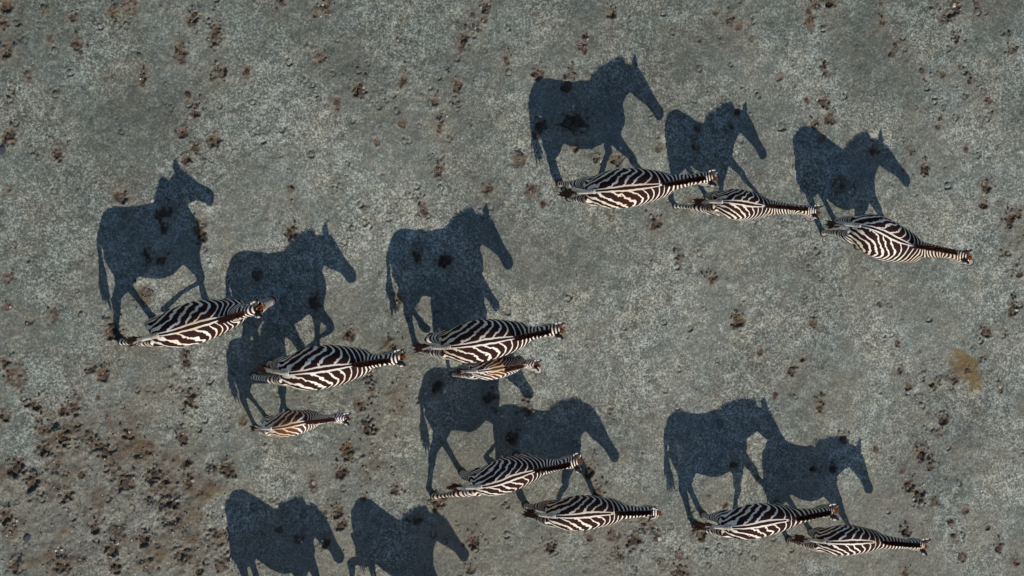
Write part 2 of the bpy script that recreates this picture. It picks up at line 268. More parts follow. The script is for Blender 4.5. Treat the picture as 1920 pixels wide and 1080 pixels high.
    (5.82, -2.18, 0.1, 0.1, 'd'), (5.52, -2.4, 0.047, 0.047, 'd'), (5.64, -2.6, 0.087, 0.087, 'd'), (5.78, -2.73, 0.08, 0.08, 'd'), (5.8, -2.79, 0.06, 0.06, 'b'),
    (5.32, -2.92, 0.053, 0.053, 'h'), (6.24, -2.72, 0.06, 0.06, 'p'), (6.18, -2.5, 0.047, 0.047, 'h'), (6.48, -2.96, 0.053, 0.053, 'd'), (6.02, -2.82, 0.06, 0.06, 'b'),
    (6.26, -3.11, 0.053, 0.053, 'b'), (6.82, -3.18, 0.053, 0.053, 'd'), (6.99, -3.46, 0.067, 0.067, 'd'), (7.25, -3.67, 0.06, 0.06, 'd'), (5.58, -3.21, 0.08, 0.08, 'd'),
    (5.58, -3.75, 0.067, 0.067, 'd'), (6.31, -3.3, 0.06, 0.06, 'b'), (6.44, -3.57, 0.067, 0.067, 'b'), (3.68, -3.53, 0.04, 0.04, 'h'), (4.66, -1.97, 0.06, 0.06, 'd'),
    (4.22, -2.36, 0.073, 0.073, 'd'), (4.5, -2.36, 0.067, 0.067, 'd'), (5.96, -2.32, 0.067, 0.067, 'b'), (5.8, -1.44, 0.053, 0.053, 'b'), (5.2, -0.21, 0.033, 0.033, 'b'),
    (3.91, -3.39, 0.047, 0.047, 'h'),
]

def value_noise(xs, ys, cell, seed, octaves=1):
    """smooth random relief on a tensor grid"""
    r = np.random.default_rng(seed)
    out = 0.0
    amp, tot = 1.0, 0.0
    for o in range(octaves):
        nx = int((xs[-1] - xs[0]) / cell) + 4
        ny = int((ys[-1] - ys[0]) / cell) + 4
        g = r.random((ny, nx)) - 0.5
        fx = (xs - xs[0]) / cell; fy = (ys - ys[0]) / cell
        ix = fx.astype(int); iy = fy.astype(int)
        tx = fx - ix; ty = fy - iy
        tx = tx * tx * (3 - 2 * tx); ty = (ty * ty * (3 - 2 * ty))[:, None]
        a = g[np.ix_(iy, ix)]; b = g[np.ix_(iy, ix + 1)]
        c = g[np.ix_(iy + 1, ix)]; d = g[np.ix_(iy + 1, ix + 1)]
        out = out + amp * ((a * (1 - tx) + b * tx) * (1 - ty) + (c * (1 - tx) + d * tx) * ty)
        tot += amp; amp *= 0.55; cell *= 0.5
    return out / tot

X0, X1, Y0, Y1, STEP = -7.2, 7.9, -4.2, 4.2, 0.0108
xs = np.arange(X0, X1, STEP); ys = np.arange(Y0, Y1, STEP)
GX, GY = np.meshgrid(xs, ys)
H = value_noise(xs, ys, 0.9, 1, 2) * 0.035 + value_noise(xs, ys, 0.13, 2, 3) * 0.026 + value_noise(xs, ys, 0.05, 8, 2) * 0.008
MUD = np.zeros_like(H); TAN = np.zeros_like(H); STAIN = np.zeros_like(H)
fineN = value_noise(xs, ys, 0.045, 3, 2) * 2
midN = value_noise(xs, ys, 0.12, 4, 2) * 2
bigN = value_noise(xs, ys, 0.5, 5, 3) * 2

def window(x, y, r):
    i0 = max(0, int((x - r - X0) / STEP)); i1 = min(len(xs), int((x + r - X0) / STEP) + 2)
    j0 = max(0, int((y - r - Y0) / STEP)); j1 = min(len(ys), int((y + r - Y0) / STEP) + 2)
    return (slice(j0, j1), slice(i0, i1)) if i1 > i0 and j1 > j0 else None

def stamp_pit(x, y, rx, ry, deep=1.0):
    rx *= 0.98; ry *= 0.98; deep *= rng.uniform(0.42, 0.85); tone = rng.uniform(0.75, 1.0)
    w = window(x, y, 2.6 * max(rx, ry))
    if w is None: return
    a = rng.uniform(-0.4, 0.4)
    dx = GX[w] - x; dy = GY[w] - y
    u = (dx * math.cos(a) + dy * math.sin(a)) / rx; v = (-dx * math.sin(a) + dy * math.cos(a)) / ry
    r = np.sqrt(u * u + v * v) + fineN[w] * 0.50 + midN[w] * 0.45
    size = min(rx, ry)
    H[w] -= deep * 0.50 * size * (1 - smooth(0.30, 1.05, r))
    H[w] += deep * 0.22 * size * np.exp(-((r - 1.22) / 0.28) ** 2) * (0.6 + 1.2 * np.abs(fineN[w]))
    H[w] += 0.24 * size * fineN[w] * (1 - smooth(0.9, 1.5, r))
    MUD[w] = np.maximum(MUD[w], tone * (1 - smooth(0.6, 1.35, r)))
    halo = np.exp(-(r / 1.75) ** 2)
    MUD[w] = np.maximum(MUD[w], 0.42 * halo * (1 + 0.9 * midN[w])); TAN[w] = np.maximum(TAN[w], 0.75 * halo)
    # debris fan thrown off to one side
    fan = np.exp(-(((dx - 0.25 * rx) / (1.0 * rx)) ** 2 + ((dy - 1.1 * ry) / (1.1 * ry)) ** 2))
    H[w] += fan * np.maximum(0, fineN[w]) * 0.20 * size
    MUD[w] = np.maximum(MUD[w], fan * (0.30 + 0.55 * np.abs(fineN[w])))

def stamp_crumble(x, y, rx, ry):
    w = window(x, y, 2.0 * max(rx, ry))
    if w is None: return
    r = np.sqrt(((GX[w] - x) / rx) ** 2 + ((GY[w] - y) / ry) ** 2) + midN[w] * 0.45
    m = 1 - smooth(0.45, 1.25, r)
    H[w] += m * (fineN[w] * 0.026 + midN[w] * 0.026)
    MUD[w] = np.maximum(MUD[w], m * np.clip(0.74 + 0.6 * midN[w] - 0.3 * fineN[w], 0, 1))
    TAN[w] = np.maximum(TAN[w], m * 0.6)

def stamp_hoof(x, y, r0, ang):
    w = window(x, y, 2.4 * r0)
    if w is None: return
    dx = GX[w] - x; dy = GY[w] - y
    r = np.hypot(dx, dy * rng.uniform(0.75, 1.0)) + r0 * (0.35 * fineN[w] + 0.25 * midN[w])
    th = np.arctan2(dy, dx) - ang
    open_ = 1 - 0.9 * np.exp(-((np.angle(np.exp(1j * th))) / rng.uniform(0.6, 1.3)) ** 2)
    ring = np.exp(-((r - r0) / (0.30 * r0)) ** 2) * open_
    H[w] -= 0.62 * r0 * ring
    H[w] += 0.20 * r0 * np.exp(-((r - 1.5 * r0) / (0.28 * r0)) ** 2) * (0.6 + fineN[w])
    H[w] += 0.10 * r0 * np.exp(-(r / (0.5 * r0)) ** 2)
    MUD[w] = np.maximum(MUD[w], 0.55 * ring)

def stamp_pale(x, y, rx, ry):
    w = window(x, y, 2.2 * max(rx, ry))
    if w is None: return
    r = np.sqrt(((GX[w] - x) / rx) ** 2 + ((GY[w] - y) / ry) ** 2) + midN[w] * 0.35
    m = 1 - smooth(0.4, 1.3, r)
    H[w] += 0.16 * rx * m
    TAN[w] = np.maximum(TAN[w], 0.8 * m)

for (x, y, rx, ry, kind) in FEATURES:
    if kind == 'd': stamp_pit(x, y, rx, ry)
    elif kind == 'c': stamp_pit(x, y, rx * 0.95, ry * 0.95, 0.5)
    elif kind == 'b': stamp_crumble(x, y, rx * 1.5, ry * 1.5)
    elif kind == 'h': stamp_hoof(x, y, rx * 0.62, rng.uniform(0, 6.28))
    elif kind == 'p': stamp_pale(x, y, rx, ry)
# older, weathered prints and scuffs, most of them along the trails the herds use
TRAILS = [
    [(-4.11, 3.46), (-3.88, 1.73), (-4.08, 0.51)],
    [(-0.57, 3.58), (-0.79, 2.38), (-1.00, 1.39), (-1.21, 0.86)],
    [(4.42, 3.75), (4.38, 2.15)],
    [(6.24, 3.81), (6.81, 2.41), (6.81, 1.28), (7.30, 0.14)],
    [(7.30, -0.14), (6.73, -0.71), (5.60, -1.33)],
    [(5.60, -0.77), (6.16, -1.83), (5.76, -2.74), (5.60, -3.72)],
    [(-6.48, -1.00), (-5.72, -1.64), (-4.94, -2.35), (-4.41, -2.68), (-3.75, -3.22)],
    [(-6.48, -2.25), (-5.72, -2.52), (-5.20, -3.04)],
    [(-2.39, 1.56), (-1.98, 0.79), (-0.29, 1.00)],
    [(-1.91, -0.72), (-1.91, -1.70), (-2.25, -2.35)],
    [(-6.29, 3.39), (-6.36, 1.76)],
    [(-4.28, -0.64), (-4.21, -2.31)],
    [(2.05, -3.13), (0.72, -3.49)],
    [(-2.39, 3.13), (-1.98, 2.36), (-1.56, 2.17)],
    [(3.11, 3.50), (3.34, 3.16)],
    [(5.44, 3.36), (5.84, 2.74), (6.16, 2.12)],
]
def faint(x, y, strong):
    q = rng.random()
    if q < 0.45:
        w = window(x, y, 0.12)
        if w is None: return
        stamp_hoof(x, y, rng.uniform(0.020, 0.040), rng.uniform(0, 6.28))
        MUD[w] *= 0.9
    elif q < 0.75:
        w = window(x, y, 0.16)
        if w is None: return
        r = np.hypot(GX[w] - x, (GY[w] - y) * rng.uniform(0.6, 1.0)) / rng.uniform(0.022, 0.055)
        H[w] -= rng.uniform(0.006, 0.018) * np.exp(-r * r)
        TAN[w] = np.maximum(TAN[w], rng.uniform(0.2, 0.7) * np.exp(-r * r))
    else:
        s = rng.uniform(0.03, 0.075) * strong
        w = window(x, y, 2 * s)
        if w is None: return
        r = np.hypot(GX[w] - x, (GY[w] - y) * rng.uniform(0.6, 1.0)) / s + midN[w] * 0.6
        m = 1 - smooth(0.3, 1.2, r)
        H[w] += m * (fineN[w] * 0.022 + 0.006)
        MUD[w] = np.maximum(MUD[w], m * rng.uniform(0.28, 0.6) * (0.7 + 0.6 * midN[w]))
        TAN[w] = np.maximum(TAN[w], m * 0.5)
for _ in range(900):
    faint(rng.uniform(-6.8, 7.6), rng.uniform(-4.1, 4.1), 0.8)
for tr in TRAILS:
    for (xa, ya), (xb, yb) in zip(tr[:-1], tr[1:]):
        for _ in range(int(math.hypot(xb - xa, yb - ya) * 11)):
            u = rng.random()
            faint(xa + (xb - xa) * u + rng.normal() * 0.12, ya + (yb - ya) * u + rng.normal() * 0.12, 1.1)
# broken, muddier soil in the lower left
soil = np.exp(-(((GX + 5.4) / 2.2) ** 2 + ((GY + 2.6) / 1.25) ** 2))
sm = smooth(0.30, 0.85, soil + bigN * 0.34)
MUD[:] = np.maximum(MUD, sm * np.clip(0.24 + 0.65 * midN + 0.60 * bigN, 0, 0.80))
TAN[:] = np.maximum(TAN, sm * 0.65)
H += sm * (fineN * 0.011 + midN * 0.016)
band = np.exp(-((GX + 1.62 + (GY + 1.6) * -0.36) / 0.24) ** 2) * np.exp(-((GY + 1.75) / 1.15) ** 2)
sb = smooth(0.25, 0.8, band + bigN * 0.25)
MUD[:] = np.maximum(MUD, sb * np.clip(0.2 + 0.6 * midN, 0, 0.6)); TAN[:] = np.maximum(TAN, sb * 0.6)
H += sb * (fineN * 0.008 + midN * 0.012)
TAN[:] = np.maximum(TAN, 0.75 * smooth(0.10, 0.5, -GY * 0.10 + bigN * 0.55))
# yellow urine stain on the right
su = ((GX - 6.49) * 0.80 + (GY + 1.07) * 0.6) / 0.17; sv = ((GY + 1.07) * 0.80 - (GX - 6.49) * 0.6) / 0.235
sr = np.sqrt(su * su + sv * sv) + 0.45 * midN + 0.35 * fineN + 0.35 * bigN
STAIN[:] = 1 - smooth(0.35, 1.55, sr)
VIGNETTE = smooth(0.1, 0.75, 0.5 * smooth(0.5, 3.9, GY) + 0.45 * smooth(-2.0, -6.8, GX) + bigN * 0.18) * 0.8  # vignette painted into the ground colour: darker towards top and left

def relief(x, y):
    i = min(max(int(round((x - X0) / STEP)), 0), len(xs) - 1); j = min(max(int(round((y - Y0) / STEP)), 0), len(ys) - 1)
    return float(H[j, i])

# one sheet: the fine grid in the middle, ever wider cells out to the horizon
def extend(a, reach):
    step, out = 0.05, [a[-1]]
    while out[-1] < reach:
        out.append(out[-1] + step); step *= 1.5
    lo, step = [a[0]], 0.05
    while lo[-1] > -reach:
        lo.append(lo[-1] - step); step *= 1.5
    return np.concatenate([np.array(lo[1:][::-1]), a, np.array(out[1:])]), len(lo) - 1
XA, px = extend(xs, 900.0); YA, py = extend(ys, 900.0)
def pad(a):
    return np.pad(a, ((py, len(YA) - len(ys) - py), (px, len(XA) - len(xs) - px)), mode='edge')
AX, AY = np.meshgrid(XA, YA)
nx, ny = len(XA), len(YA)
co = np.stack([AX, AY, pad(H)], -1).reshape(-1, 3).astype(np.float32)
idx = np.arange(nx * ny).reshape(ny, nx)
quads = np.stack([idx[:-1, :-1], idx[:-1, 1:], idx[1:, 1:], idx[1:, :-1]], -1).reshape(-1, 4).astype(np.int32)
gme = bpy.data.meshes.new("ground")
gme.vertices.add(len(co)); gme.vertices.foreach_set("co", co.ravel())
gme.loops.add(quads.size); gme.loops.foreach_set("vertex_index", quads.ravel())
gme.polygons.add(len(quads))
gme.polygons.foreach_set("loop_start", np.arange(0, quads.size, 4, dtype=np.int32))
gme.polygons.foreach_set("use_smooth", np.ones(len(quads), dtype=bool))
gme.update(calc_edges=True)
for nm, a in (("mud", MUD), ("tan", TAN), ("stain", STAIN), ("vignette", VIGNETTE)):
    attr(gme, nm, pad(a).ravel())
gme.materials.append(ground_material())
ground = link("ground", gme)
ground["kind"] = "structure"

# ------------------------------------------------------------------ zebra materials
def coat_material(name, black, white, warm, thr):
    N = NT(name)
    oc = N.n("ShaderNodeTexCoord").outputs["Object"]
    seed = N.n("ShaderNodeObjectInfo").outputs["Random"]
    off = N.n("ShaderNodeVectorMath", operation='ADD')
    N.t.links.new(oc, off.inputs[0])
    cmb = N.n("ShaderNodeCombineXYZ")
    N.put(cmb.inputs[0], N.math('MULTIPLY', seed, 37.0)); N.put(cmb.inputs[1], N.math('MULTIPLY', seed, 91.0))
    N.t.links.new(cmb.outputs[0], off.inputs[1])
    v = off.outputs[0]
    ph = N.at("phase"); bias = N.at("bias"); dl = N.at("dorsal"); dk = N.at("dark"); pale = N.at("pale"); wob = N.at("wobble")
    n1 = N.math('SUBTRACT', N.noise(3.2, 2.0, 0.5, v), 0.5)
    n2 = N.math('SUBTRACT', N.noise(11, 2.0, 0.55, v), 0.5)
    p = N.math('ADD', ph, N.math('MULTIPLY', n1, N.math('MULTIPLY', wob, 0.85)))
    p = N.math('ADD', p, N.math('MULTIPLY', n2, N.math('MULTIPLY', wob, 0.8)))
    t = N.math('MULTIPLY', N.math('ABSOLUTE', N.math('SUBTRACT', N.math('FRACT', p), 0.5)), 2.0)
    n3 = N.math('SUBTRACT', N.noise(22, 2.0, 0.55, v), 0.5)
    t = N.math('ADD', N.math('ADD', t, bias), N.math('MULTIPLY', n3, 0.30))
    w = N.smoothstep(t, thr - 0.07, thr + 0.07)            # 1 = white hair
    dlw = N.math('ADD', dl, N.math('MULTIPLY', n2, 0.018))
    border = N.math('MULTIPLY', N.smoothstep(dlw, 0.014, 0.019), N.math('SUBTRACT', 1.0, N.smoothstep(dlw, 0.032, 0.038)))
    core = N.math('SUBTRACT', 1.0, N.smoothstep(dlw, 0.014, 0.019))
    w = N.math('MAXIMUM', w, border)
    w = N.math('MULTIPLY', w, N.math('SUBTRACT', 1.0, core))
    w = N.math('MAXIMUM', w, pale)
    hair = N.noise(55, 3.0, 0.7, v)
    wc = N.mix(N.smoothstep(N.noise(2.3, 2.0, 0.5, v), 0.42, 0.7), white, warm)
    wc = N.mix(1.0, wc, N.ramp(hair, [(0.3, (0.82, 0.82, 0.82)), (0.7, (1.05, 1.05, 1.05))]), 'MULTIPLY')
    bc = N.mix(1.0, black, N.ramp(hair, [(0.3, (0.6, 0.6, 0.6)), (0.7, (1.5, 1.5, 1.5))]), 'MULTIPLY')
    c = N.mix(w, bc, wc)
    c = N.mix(dk, c, (0.018, 0.013, 0.012, 1))
    N.bump(hair, 0.25, 0.01)
    return N.out(c, 0.85, 0.06)

coat_adult = coat_material("zebra_coat", (0.021, 0.0080, 0.0065, 1), (0.66, 0.59, 0.49, 1), (0.56, 0.44, 0.31, 1), 0.62)
coat_foal = coat_material("foal_coat", (0.070, 0.029, 0.014, 1), (0.72, 0.68, 0.61, 1), (0.52, 0.36, 0.22, 1), 0.55)

def hair_material(name, c0, c1):
    N = NT(name)
    oc = N.n("ShaderNodeTexCoord").outputs["Object"]
    band = N.at("band")
    c = N.ramp(N.noise(38, 2, 0.6, oc), [(0.3, c0), (0.7, c1)])
    c = N.mix(N.math('MULTIPLY', N.smoothstep(band, 0.55, 0.75), 0.75), c, (0.55, 0.47, 0.38, 1))
    return N.out(c, 0.8, 0.15)
mane_mat = hair_material("mane_hair", (0.030, 0.009, 0.006), (0.085, 0.027, 0.014))
forelock_mat = hair_material("forelock_hair", (0.06, 0.016, 0.005), (0.16, 0.048, 0.013))
foal_hair_mat = hair_material("foal_mane_hair", (0.04, 0.014, 0.006), (0.11, 0.042, 0.016))
tuft_mat = hair_material("tail_tuft_hair", (0.022, 0.009, 0.005), (0.115, 0.045, 0.022))

def simple(name, c0, c1, scale, rough=0.7):
    N = NT(name)
    oc = N.n("ShaderNodeTexCoord").outputs["Object"]
    return N.out(N.ramp(N.noise(scale, 3, 0.6, oc), [(0.3, c0), (0.7, c1)]), rough, 0.25)
hoof_mat = simple("hoof_horn", (0.012, 0.010, 0.009), (0.05, 0.043, 0.036), 40, 0.55)
eye_mat = simple("eye_dark", (0.006, 0.004, 0.003), (0.012, 0.008, 0.006), 20, 0.12)

def ear_material():
    N = NT("ear_hair")
    e = N.at("edge"); t = N.at("tip")
    c = N.mix(N.smoothstep(e, 0.62, 0.95), (0.045, 0.032, 0.027, 1), (0.58, 0.54, 0.48, 1))
    c = N.mix(N.smoothstep(t, 0.66, 0.84), c, (0.02, 0.012, 0.010, 1))
    c = N.mix(N.math('MULTIPLY', N.smoothstep(t, 0.28, 0.36), N.math('SUBTRACT', 1.0, N.smoothstep(t, 0.40, 0.5))), c, (0.022, 0.014, 0.012, 1))
    return N.out(c, 0.8, 0.15)
ear_mat = ear_material()

# ------------------------------------------------------------------ zebra builder
class Shell:
    def __init__(self): self.v = []; self.f = []
    def loft(self, rings):
        n = len(rings[0]); b = len(self.v)
        for r in rings: self.v += [tuple(p) for p in r]
        for i in range(len(rings) - 1):
            for j in range(n):
                k = (j + 1) % n
                self.f.append((b + i * n + j, b + i * n + k, b + (i + 1) * n + k, b + (i + 1) * n + j))
        self.f.append(tuple(b + j for j in range(n))[::-1])
        e = b + (len(rings) - 1) * n
        self.f.append(tuple(e + j for j in range(n)))

def ring(center, side, up, hw, hh, n=16, e=2.2):
    out = []
    for j in range(n):
        a = 2 * math.pi * j / n
        ca, sa = math.cos(a), math.sin(a)
        x = math.copysign(abs(ca) ** (2 / e), ca) * hw
        y = math.copysign(abs(sa) ** (2 / e), sa) * hh
        out.append(Vector(center) + Vector(side) * x + Vector(up) * y)
    return out

TRUNK = [  # s, top, bottom, width (of the half width)
    (-0.005, 1.08, 0.95, 0.20), (0.02, 1.16, 0.88, 0.36), (0.06, 1.225, 0.80, 0.50), (0.13, 1.29, 0.73, 0.67),
    (0.22, 1.325, 0.68, 0.81), (0.34, 1.325, 0.655, 0.92), (0.48, 1.285, 0.615, 0.975), (0.62, 1.255, 0.575, 1.0),
    (0.76, 1.245, 0.56, 0.985), (0.90, 1.262, 0.585, 0.91), (1.02, 1.29, 0.63, 0.80), (1.12, 1.27, 0.67, 0.71),
    (1.22, 1.195, 0.70, 0.63), (1.31, 1.11, 0.745, 0.52), (1.37, 1.03, 0.80, 0.36), (1.395, 0.98, 0.86, 0.18)]

def interp(pts, t):
    return np.array([np.interp(t, pts[:, 0], pts[:, i]) for i in range(1, pts.shape[1])])

def seg_dist(P, a, b):
    ab = b - a
    t = np.clip(((P - a) @ ab) / (ab @ ab), 0, 1)
    return np.linalg.norm(P - (a + t[:, None] * ab), axis=1), t

def build_zebra(spec):
    loc, rot, k, ln, hwid, poll, nose, hooves, opt = spec
    foal = opt.get('foal', False)
    belly = opt.get('belly', 0.0)
    Vx = lambda s: (s - 0.55) * ln
    poll = Vector(poll) + Vector(opt.get('dpoll', (0, 0, 0))); nose = Vector(nose) + Vector(opt.get('dnose', (0, 0, 0)))
    sh = Shell()
    # trunk
    st = np.array(TRUNK)
    drop = opt.get('drop', 0.0)
    st[:, 1] -= drop * smooth(0.30, 1.0, st[:, 0]); st[:, 2] -= 0.3 * drop * smooth(0.30, 1.0, st[:, 0])
    svals = np.concatenate([st[:6, 0], np.linspace(0.40, 1.20, 11), st[13:, 0]])
    rings = []
    for s in svals:
        top, bot, w = interp(st, s)
        if foal: bot = bot + 0.10 * math.exp(-((s - 0.75) / 0.4) ** 2)
        bot -= belly * math.exp(-((s - 0.68) / 0.28) ** 2)
        top, bot, w = top * k, bot * k, w * hwid
        cz = bot + (top - bot) * 0.47
        r = []
        for j in range(24):
            a = 2 * math.pi * j / 24
            ca, sa = math.cos(a), math.sin(a)
            y = math.copysign(abs(ca) ** 0.92, ca) * w
            if sa > 0: z = cz + (top - cz) * abs(sa) ** (0.95)
            else: z = cz - (cz - bot) * abs(sa) ** 0.95
            if sa > 0: y *= 1 - 0.10 * sa
            r.append((Vx(s), y, z))
        rings.append(r)
    sh.loft(rings)
    # neck and head
    hd = (nose - poll).normalized()
    up0 = Vector((0, 0, 1))
    hside = up0.cross(hd)
    if hside.length < 1e-3: hside = Vector((0, 1, 0))
    hside.normalize(); hside = (hside * 0.75 + Vector((0, 1, 0)) * 0.25).normalized()
    hup = hd.cross(hside).normalized()
    pc = poll - hup * 0.06 * k + hd * 0.02 * k - Vector((0, 0, 0.05 * k))
    base = Vector((Vx(1.10), 0, (1.02 - 0.9 * drop) * k))
    sag = (pc - base)
    mid = base + sag * 0.5 + Vector((-0.04 * k, 0, 0.045 * k)) + Vector((0, poll.y * 0.1, 0))
    def bez(t): return base * (1 - t) ** 2 + mid * 2 * t * (1 - t) + pc * t * t
    def dbez(t): return ((mid - base) * 2 * (1 - t) + (pc - mid) * 2 * t).normalized()
    neck_tab = np.array([(0, 0.275, 0.150), (0.2, 0.228, 0.120), (0.4, 0.190, 0.098), (0.6, 0.163, 0.084), (0.8, 0.143, 0.075), (1.0, 0.128, 0.074)])
    thin = 0.82 if foal else 1.0
    rings = []; crest = []
    for t in np.linspace(-0.0, 1.0, 10):
        hh, hw = interp(neck_tab, t) * k; hh *= opt.get('neck', 1.0)
        d = dbez(t); side = up0.cross(d).normalized(); up = d.cross(side)
        c = bez(t)
        rings.append(ring(c, side, up, hw * thin * 0.92, hh * (0.9 if foal else 1.0)))
        crest.append((c + up * hh * (0.9 if foal else 1.0), up, d, side))
    tipc = pc + hd * 0.03 * k
    rings.append(ring(pc + (dbez(1.0) + hd).normalized() * 0.06 * k, hside, (crest[-1][1] + hup).normalized(), 0.075 * k * thin, 0.11 * k))
    sh.loft(rings)
    hl = (nose - pc).length
    hs = k ** 0.8
    head_tab = [(-0.08, 0.075, 0.055, 0), (0.04, 0.115, 0.082, 0), (0.2, 0.130, 0.096, -0.012), (0.36, 0.118, 0.090, -0.012), (0.52, 0.092, 0.070, 0), (0.68, 0.074, 0.057, 0.004),
                (0.82, 0.072, 0.058, 0.002), (0.93, 0.078, 0.065, -0.004), (1.0, 0.066, 0.058, -0.008), (1.04, 0.036, 0.034, -0.010)]
    rings = []
    for t, hh, hw, dz in head_tab:
        rings.append(ring(pc + hd * (t * hl) + hup * dz * hs, hside, hup, hw * hs * 0.95, hh * hs * 1.12, e=2.3))
    sh.loft(rings)
    # legs
    legs = []
    for i, hf in enumerate(hooves):
        hf = Vector(hf); sgn = 1 if i % 2 == 0 else -1
        lift = hf.z
        if i < 2:   # hind
            a = Vector((Vx(0.19), sgn * min(0.09 * k, hwid * 0.36), 0.96 * k))
            b = Vector((Vx(0.23), sgn * min(0.10 * k, hwid * 0.42), 0.74 * k))
            fet = hf + Vector((-0.035 * k, 0, 0.115 * k)) if lift < 0.02 else hf + Vector((-0.02 * k, 0, 0.10 * k))
            hockz = 0.46 * k + lift * 0.45
            f = (b.z - hockz) / (b.z - fet.z)
            hock = b.lerp(fet, f); hock.z = hockz
            lean = (hf.x - b.x)
            hock.x += -0.085 * k - 0.10 * lean - (0.10 * k if lift > 0.02 else 0)
            pts = [(a, 0.200, 0.075), (b, 0.165, 0.090), (b.lerp(hock, 0.5) + Vector((0.010 * k, 0, 0)), 0.108, 0.078), (hock + Vector((-0.005, 0, 0.03 * k)), 0.066, 0.046),
                   (hock.lerp(fet, 0.35), 0.048, 0.038), (hock.lerp(fet, 0.75), 0.041, 0.035), (fet, 0.047, 0.040), (hf + Vector((-0.008, 0, 0.05 * k)), 0.042, 0.040), (hf + Vector((0.01, 0, 0.012)), 0.058, 0.052)]
            legs.append((b, hock, fet, hf))
        else:
            a = Vector((Vx(1.17), sgn * min(0.10 * k, hwid * 0.36), 0.88 * k))
            b = Vector((Vx(1.15), sgn * min(0.105 * k, hwid * 0.42), 0.70 * k))
            fet = hf + Vector((-0.03 * k, 0, 0.105 * k))
            kz = 0.41 * k + lift * 0.55
            f = (b.z - kz) / (b.z - fet.z)
            knee = b.lerp(fet, f); knee.z = kz
            if lift > 0.02:
                knee.x = b.x + (hf.x - b.x) * 0.35 + 0.20 * k; fet = hf + Vector((-0.06 * k, 0, 0.09 * k))
            else:
                knee.x += 0.02 * k
            pts = [(a, 0.14, 0.070), (b, 0.115, 0.074), (b.lerp(knee, 0.5), 0.082, 0.060), (knee + Vector((0, 0, 0.03 * k)), 0.060, 0.052),
                   (knee - Vector((0, 0, 0.04 * k)), 0.052, 0.046), (knee.lerp(fet, 0.5), 0.039, 0.035), (fet, 0.047, 0.041), (hf + Vector((-0.008, 0, 0.05 * k)), 0.040, 0.038), (hf + Vector((0.008, 0, 0.012)), 0.055, 0.050)]
            legs.append((b, knee, fet, hf))
        rings = []
        q = 1.0 if not foal else 0.92
        for (c, rx, ry) in pts:
            rings.append([(c.x + rx * k * q * math.cos(2 * math.pi * j / 12), c.y + ry * k * q * math.sin(2 * math.pi * j / 12), max(c.z, 0.0)) for j in range(12)])
        sh.loft(rings)
    # weld everything into one continuous skin
    raw = mesh_from("zebra_raw", sh.v, sh.f)
    tmp = bpy.data.objects.new("zebra_raw", raw); col.objects.link(tmp)
    rm = tmp.modifiers.new("r", 'REMESH'); rm.mode = 'VOXEL'; rm.voxel_size = 0.0165 * (0.82 if foal else 1.0)
    sm_ = tmp.modifiers.new("s", 'SMOOTH'); sm_.factor = 0.5; sm_.iterations = 9
    dg = bpy.context.evaluated_depsgraph_get()
    me = bpy.data.meshes.new_from_object(tmp.evaluated_get(dg))
    bpy.data.objects.remove(tmp); bpy.data.meshes.remove(raw)
    me.name = "zebra"
    n = len(me.vertices)
    P = np.empty(n * 3, dtype=np.float32); me.vertices.foreach_get("co", P); P = P.reshape(-1, 3).astype(float)
    me.polygons.foreach_set("use_smooth", np.ones(len(me.polygons), dtype=bool))
    # ---- coat pattern, measured along the anatomy
    r = opt.get('pat', (0.102, 0.063, 34.0, 1.0))
    lam_r, lam_f, slope, join = r
    S = P[:, 0] / ln + 0.55; Hh = P[:, 2] / k; Y = P[:, 1]
    sl = math.radians(slope)
    Slen = S * (ln / k)
    topS = np.interp(S, st[:, 0], st[:, 1])
    girth = np.sqrt((Y / k) ** 2 + np.maximum(topS - Hh, 0) ** 2) * 1.06      # distance round the barrel from the spine
    side = np.where(Y > 0, 1.0, -1.0)
    lop = 0.022 * np.sin(Slen * 9.0 + side * 1.7 + loc[0]) + 0.016 * np.sin(girth * 17.0 + side * 2.3 + loc[1] * 3)
    ph_f = (Slen + 0.06 * girth + lop * 0.35) / lam_f
    ph_r = ((Slen + lop) * math.sin(sl) - (girth + 0.10 * girth ** 2) * math.cos(sl)) / lam_r
    o = join * (ln / k) / lam_f - (join * (ln / k) * math.sin(sl)) / lam_r
    ph_r = ph_r + o + 0.21 * side
    d = ph_f - ph_r
    kk = 0.6
    trunk_ph = 0.5 * (ph_f + ph_r + np.sqrt(d * d + kk * kk))
    # neck
    nb = np.array(bez(0.12)); pcv = np.array(pc); ndir = pcv - nb; nl = np.linalg.norm(ndir); ndir /= nl
    un = (P - nb) @ ndir
    base_ph = (1.06 * (ln / k)) / lam_f
    neck_ph = base_ph + un / k / (lam_f * 0.80)
    wn_ = smooth(0.02 * k, 0.26 * k, un)
    phase = trunk_ph * (1 - wn_) + neck_ph * wn_
    # head
    hv = np.array(hd); uh = (P - pcv) @ hv
    dh, th = seg_dist(P, pcv + hv * 0.03, np.array(nose))
    wh = smooth(0.0, 0.08 * k, uh) * (1 - smooth(0.11 * k, 0.17 * k, dh)) * (un > 0)
    lat = np.abs((P - pcv) @ np.array(hside))
    da = un - (nl + uh * 1.1)
    tot = 0.5 * (un + nl + uh * 1.1 + np.sqrt(da * da + (0.05 * k) ** 2))
    tot = np.where(un > -0.05, tot, un)
    head_ph = base_ph + (tot + 0.55 * np.maximum(tot - nl, 0)) / k / (lam_f * 0.80)
    wq = smooth(0.55 * nl, 0.85 * nl, un + 0.6 * np.maximum(uh, 0)) * (un > 0)
    phase = phase * (1 - wq) + head_ph * wq
    # legs: rings round the limb
    wl = np.zeros(n)
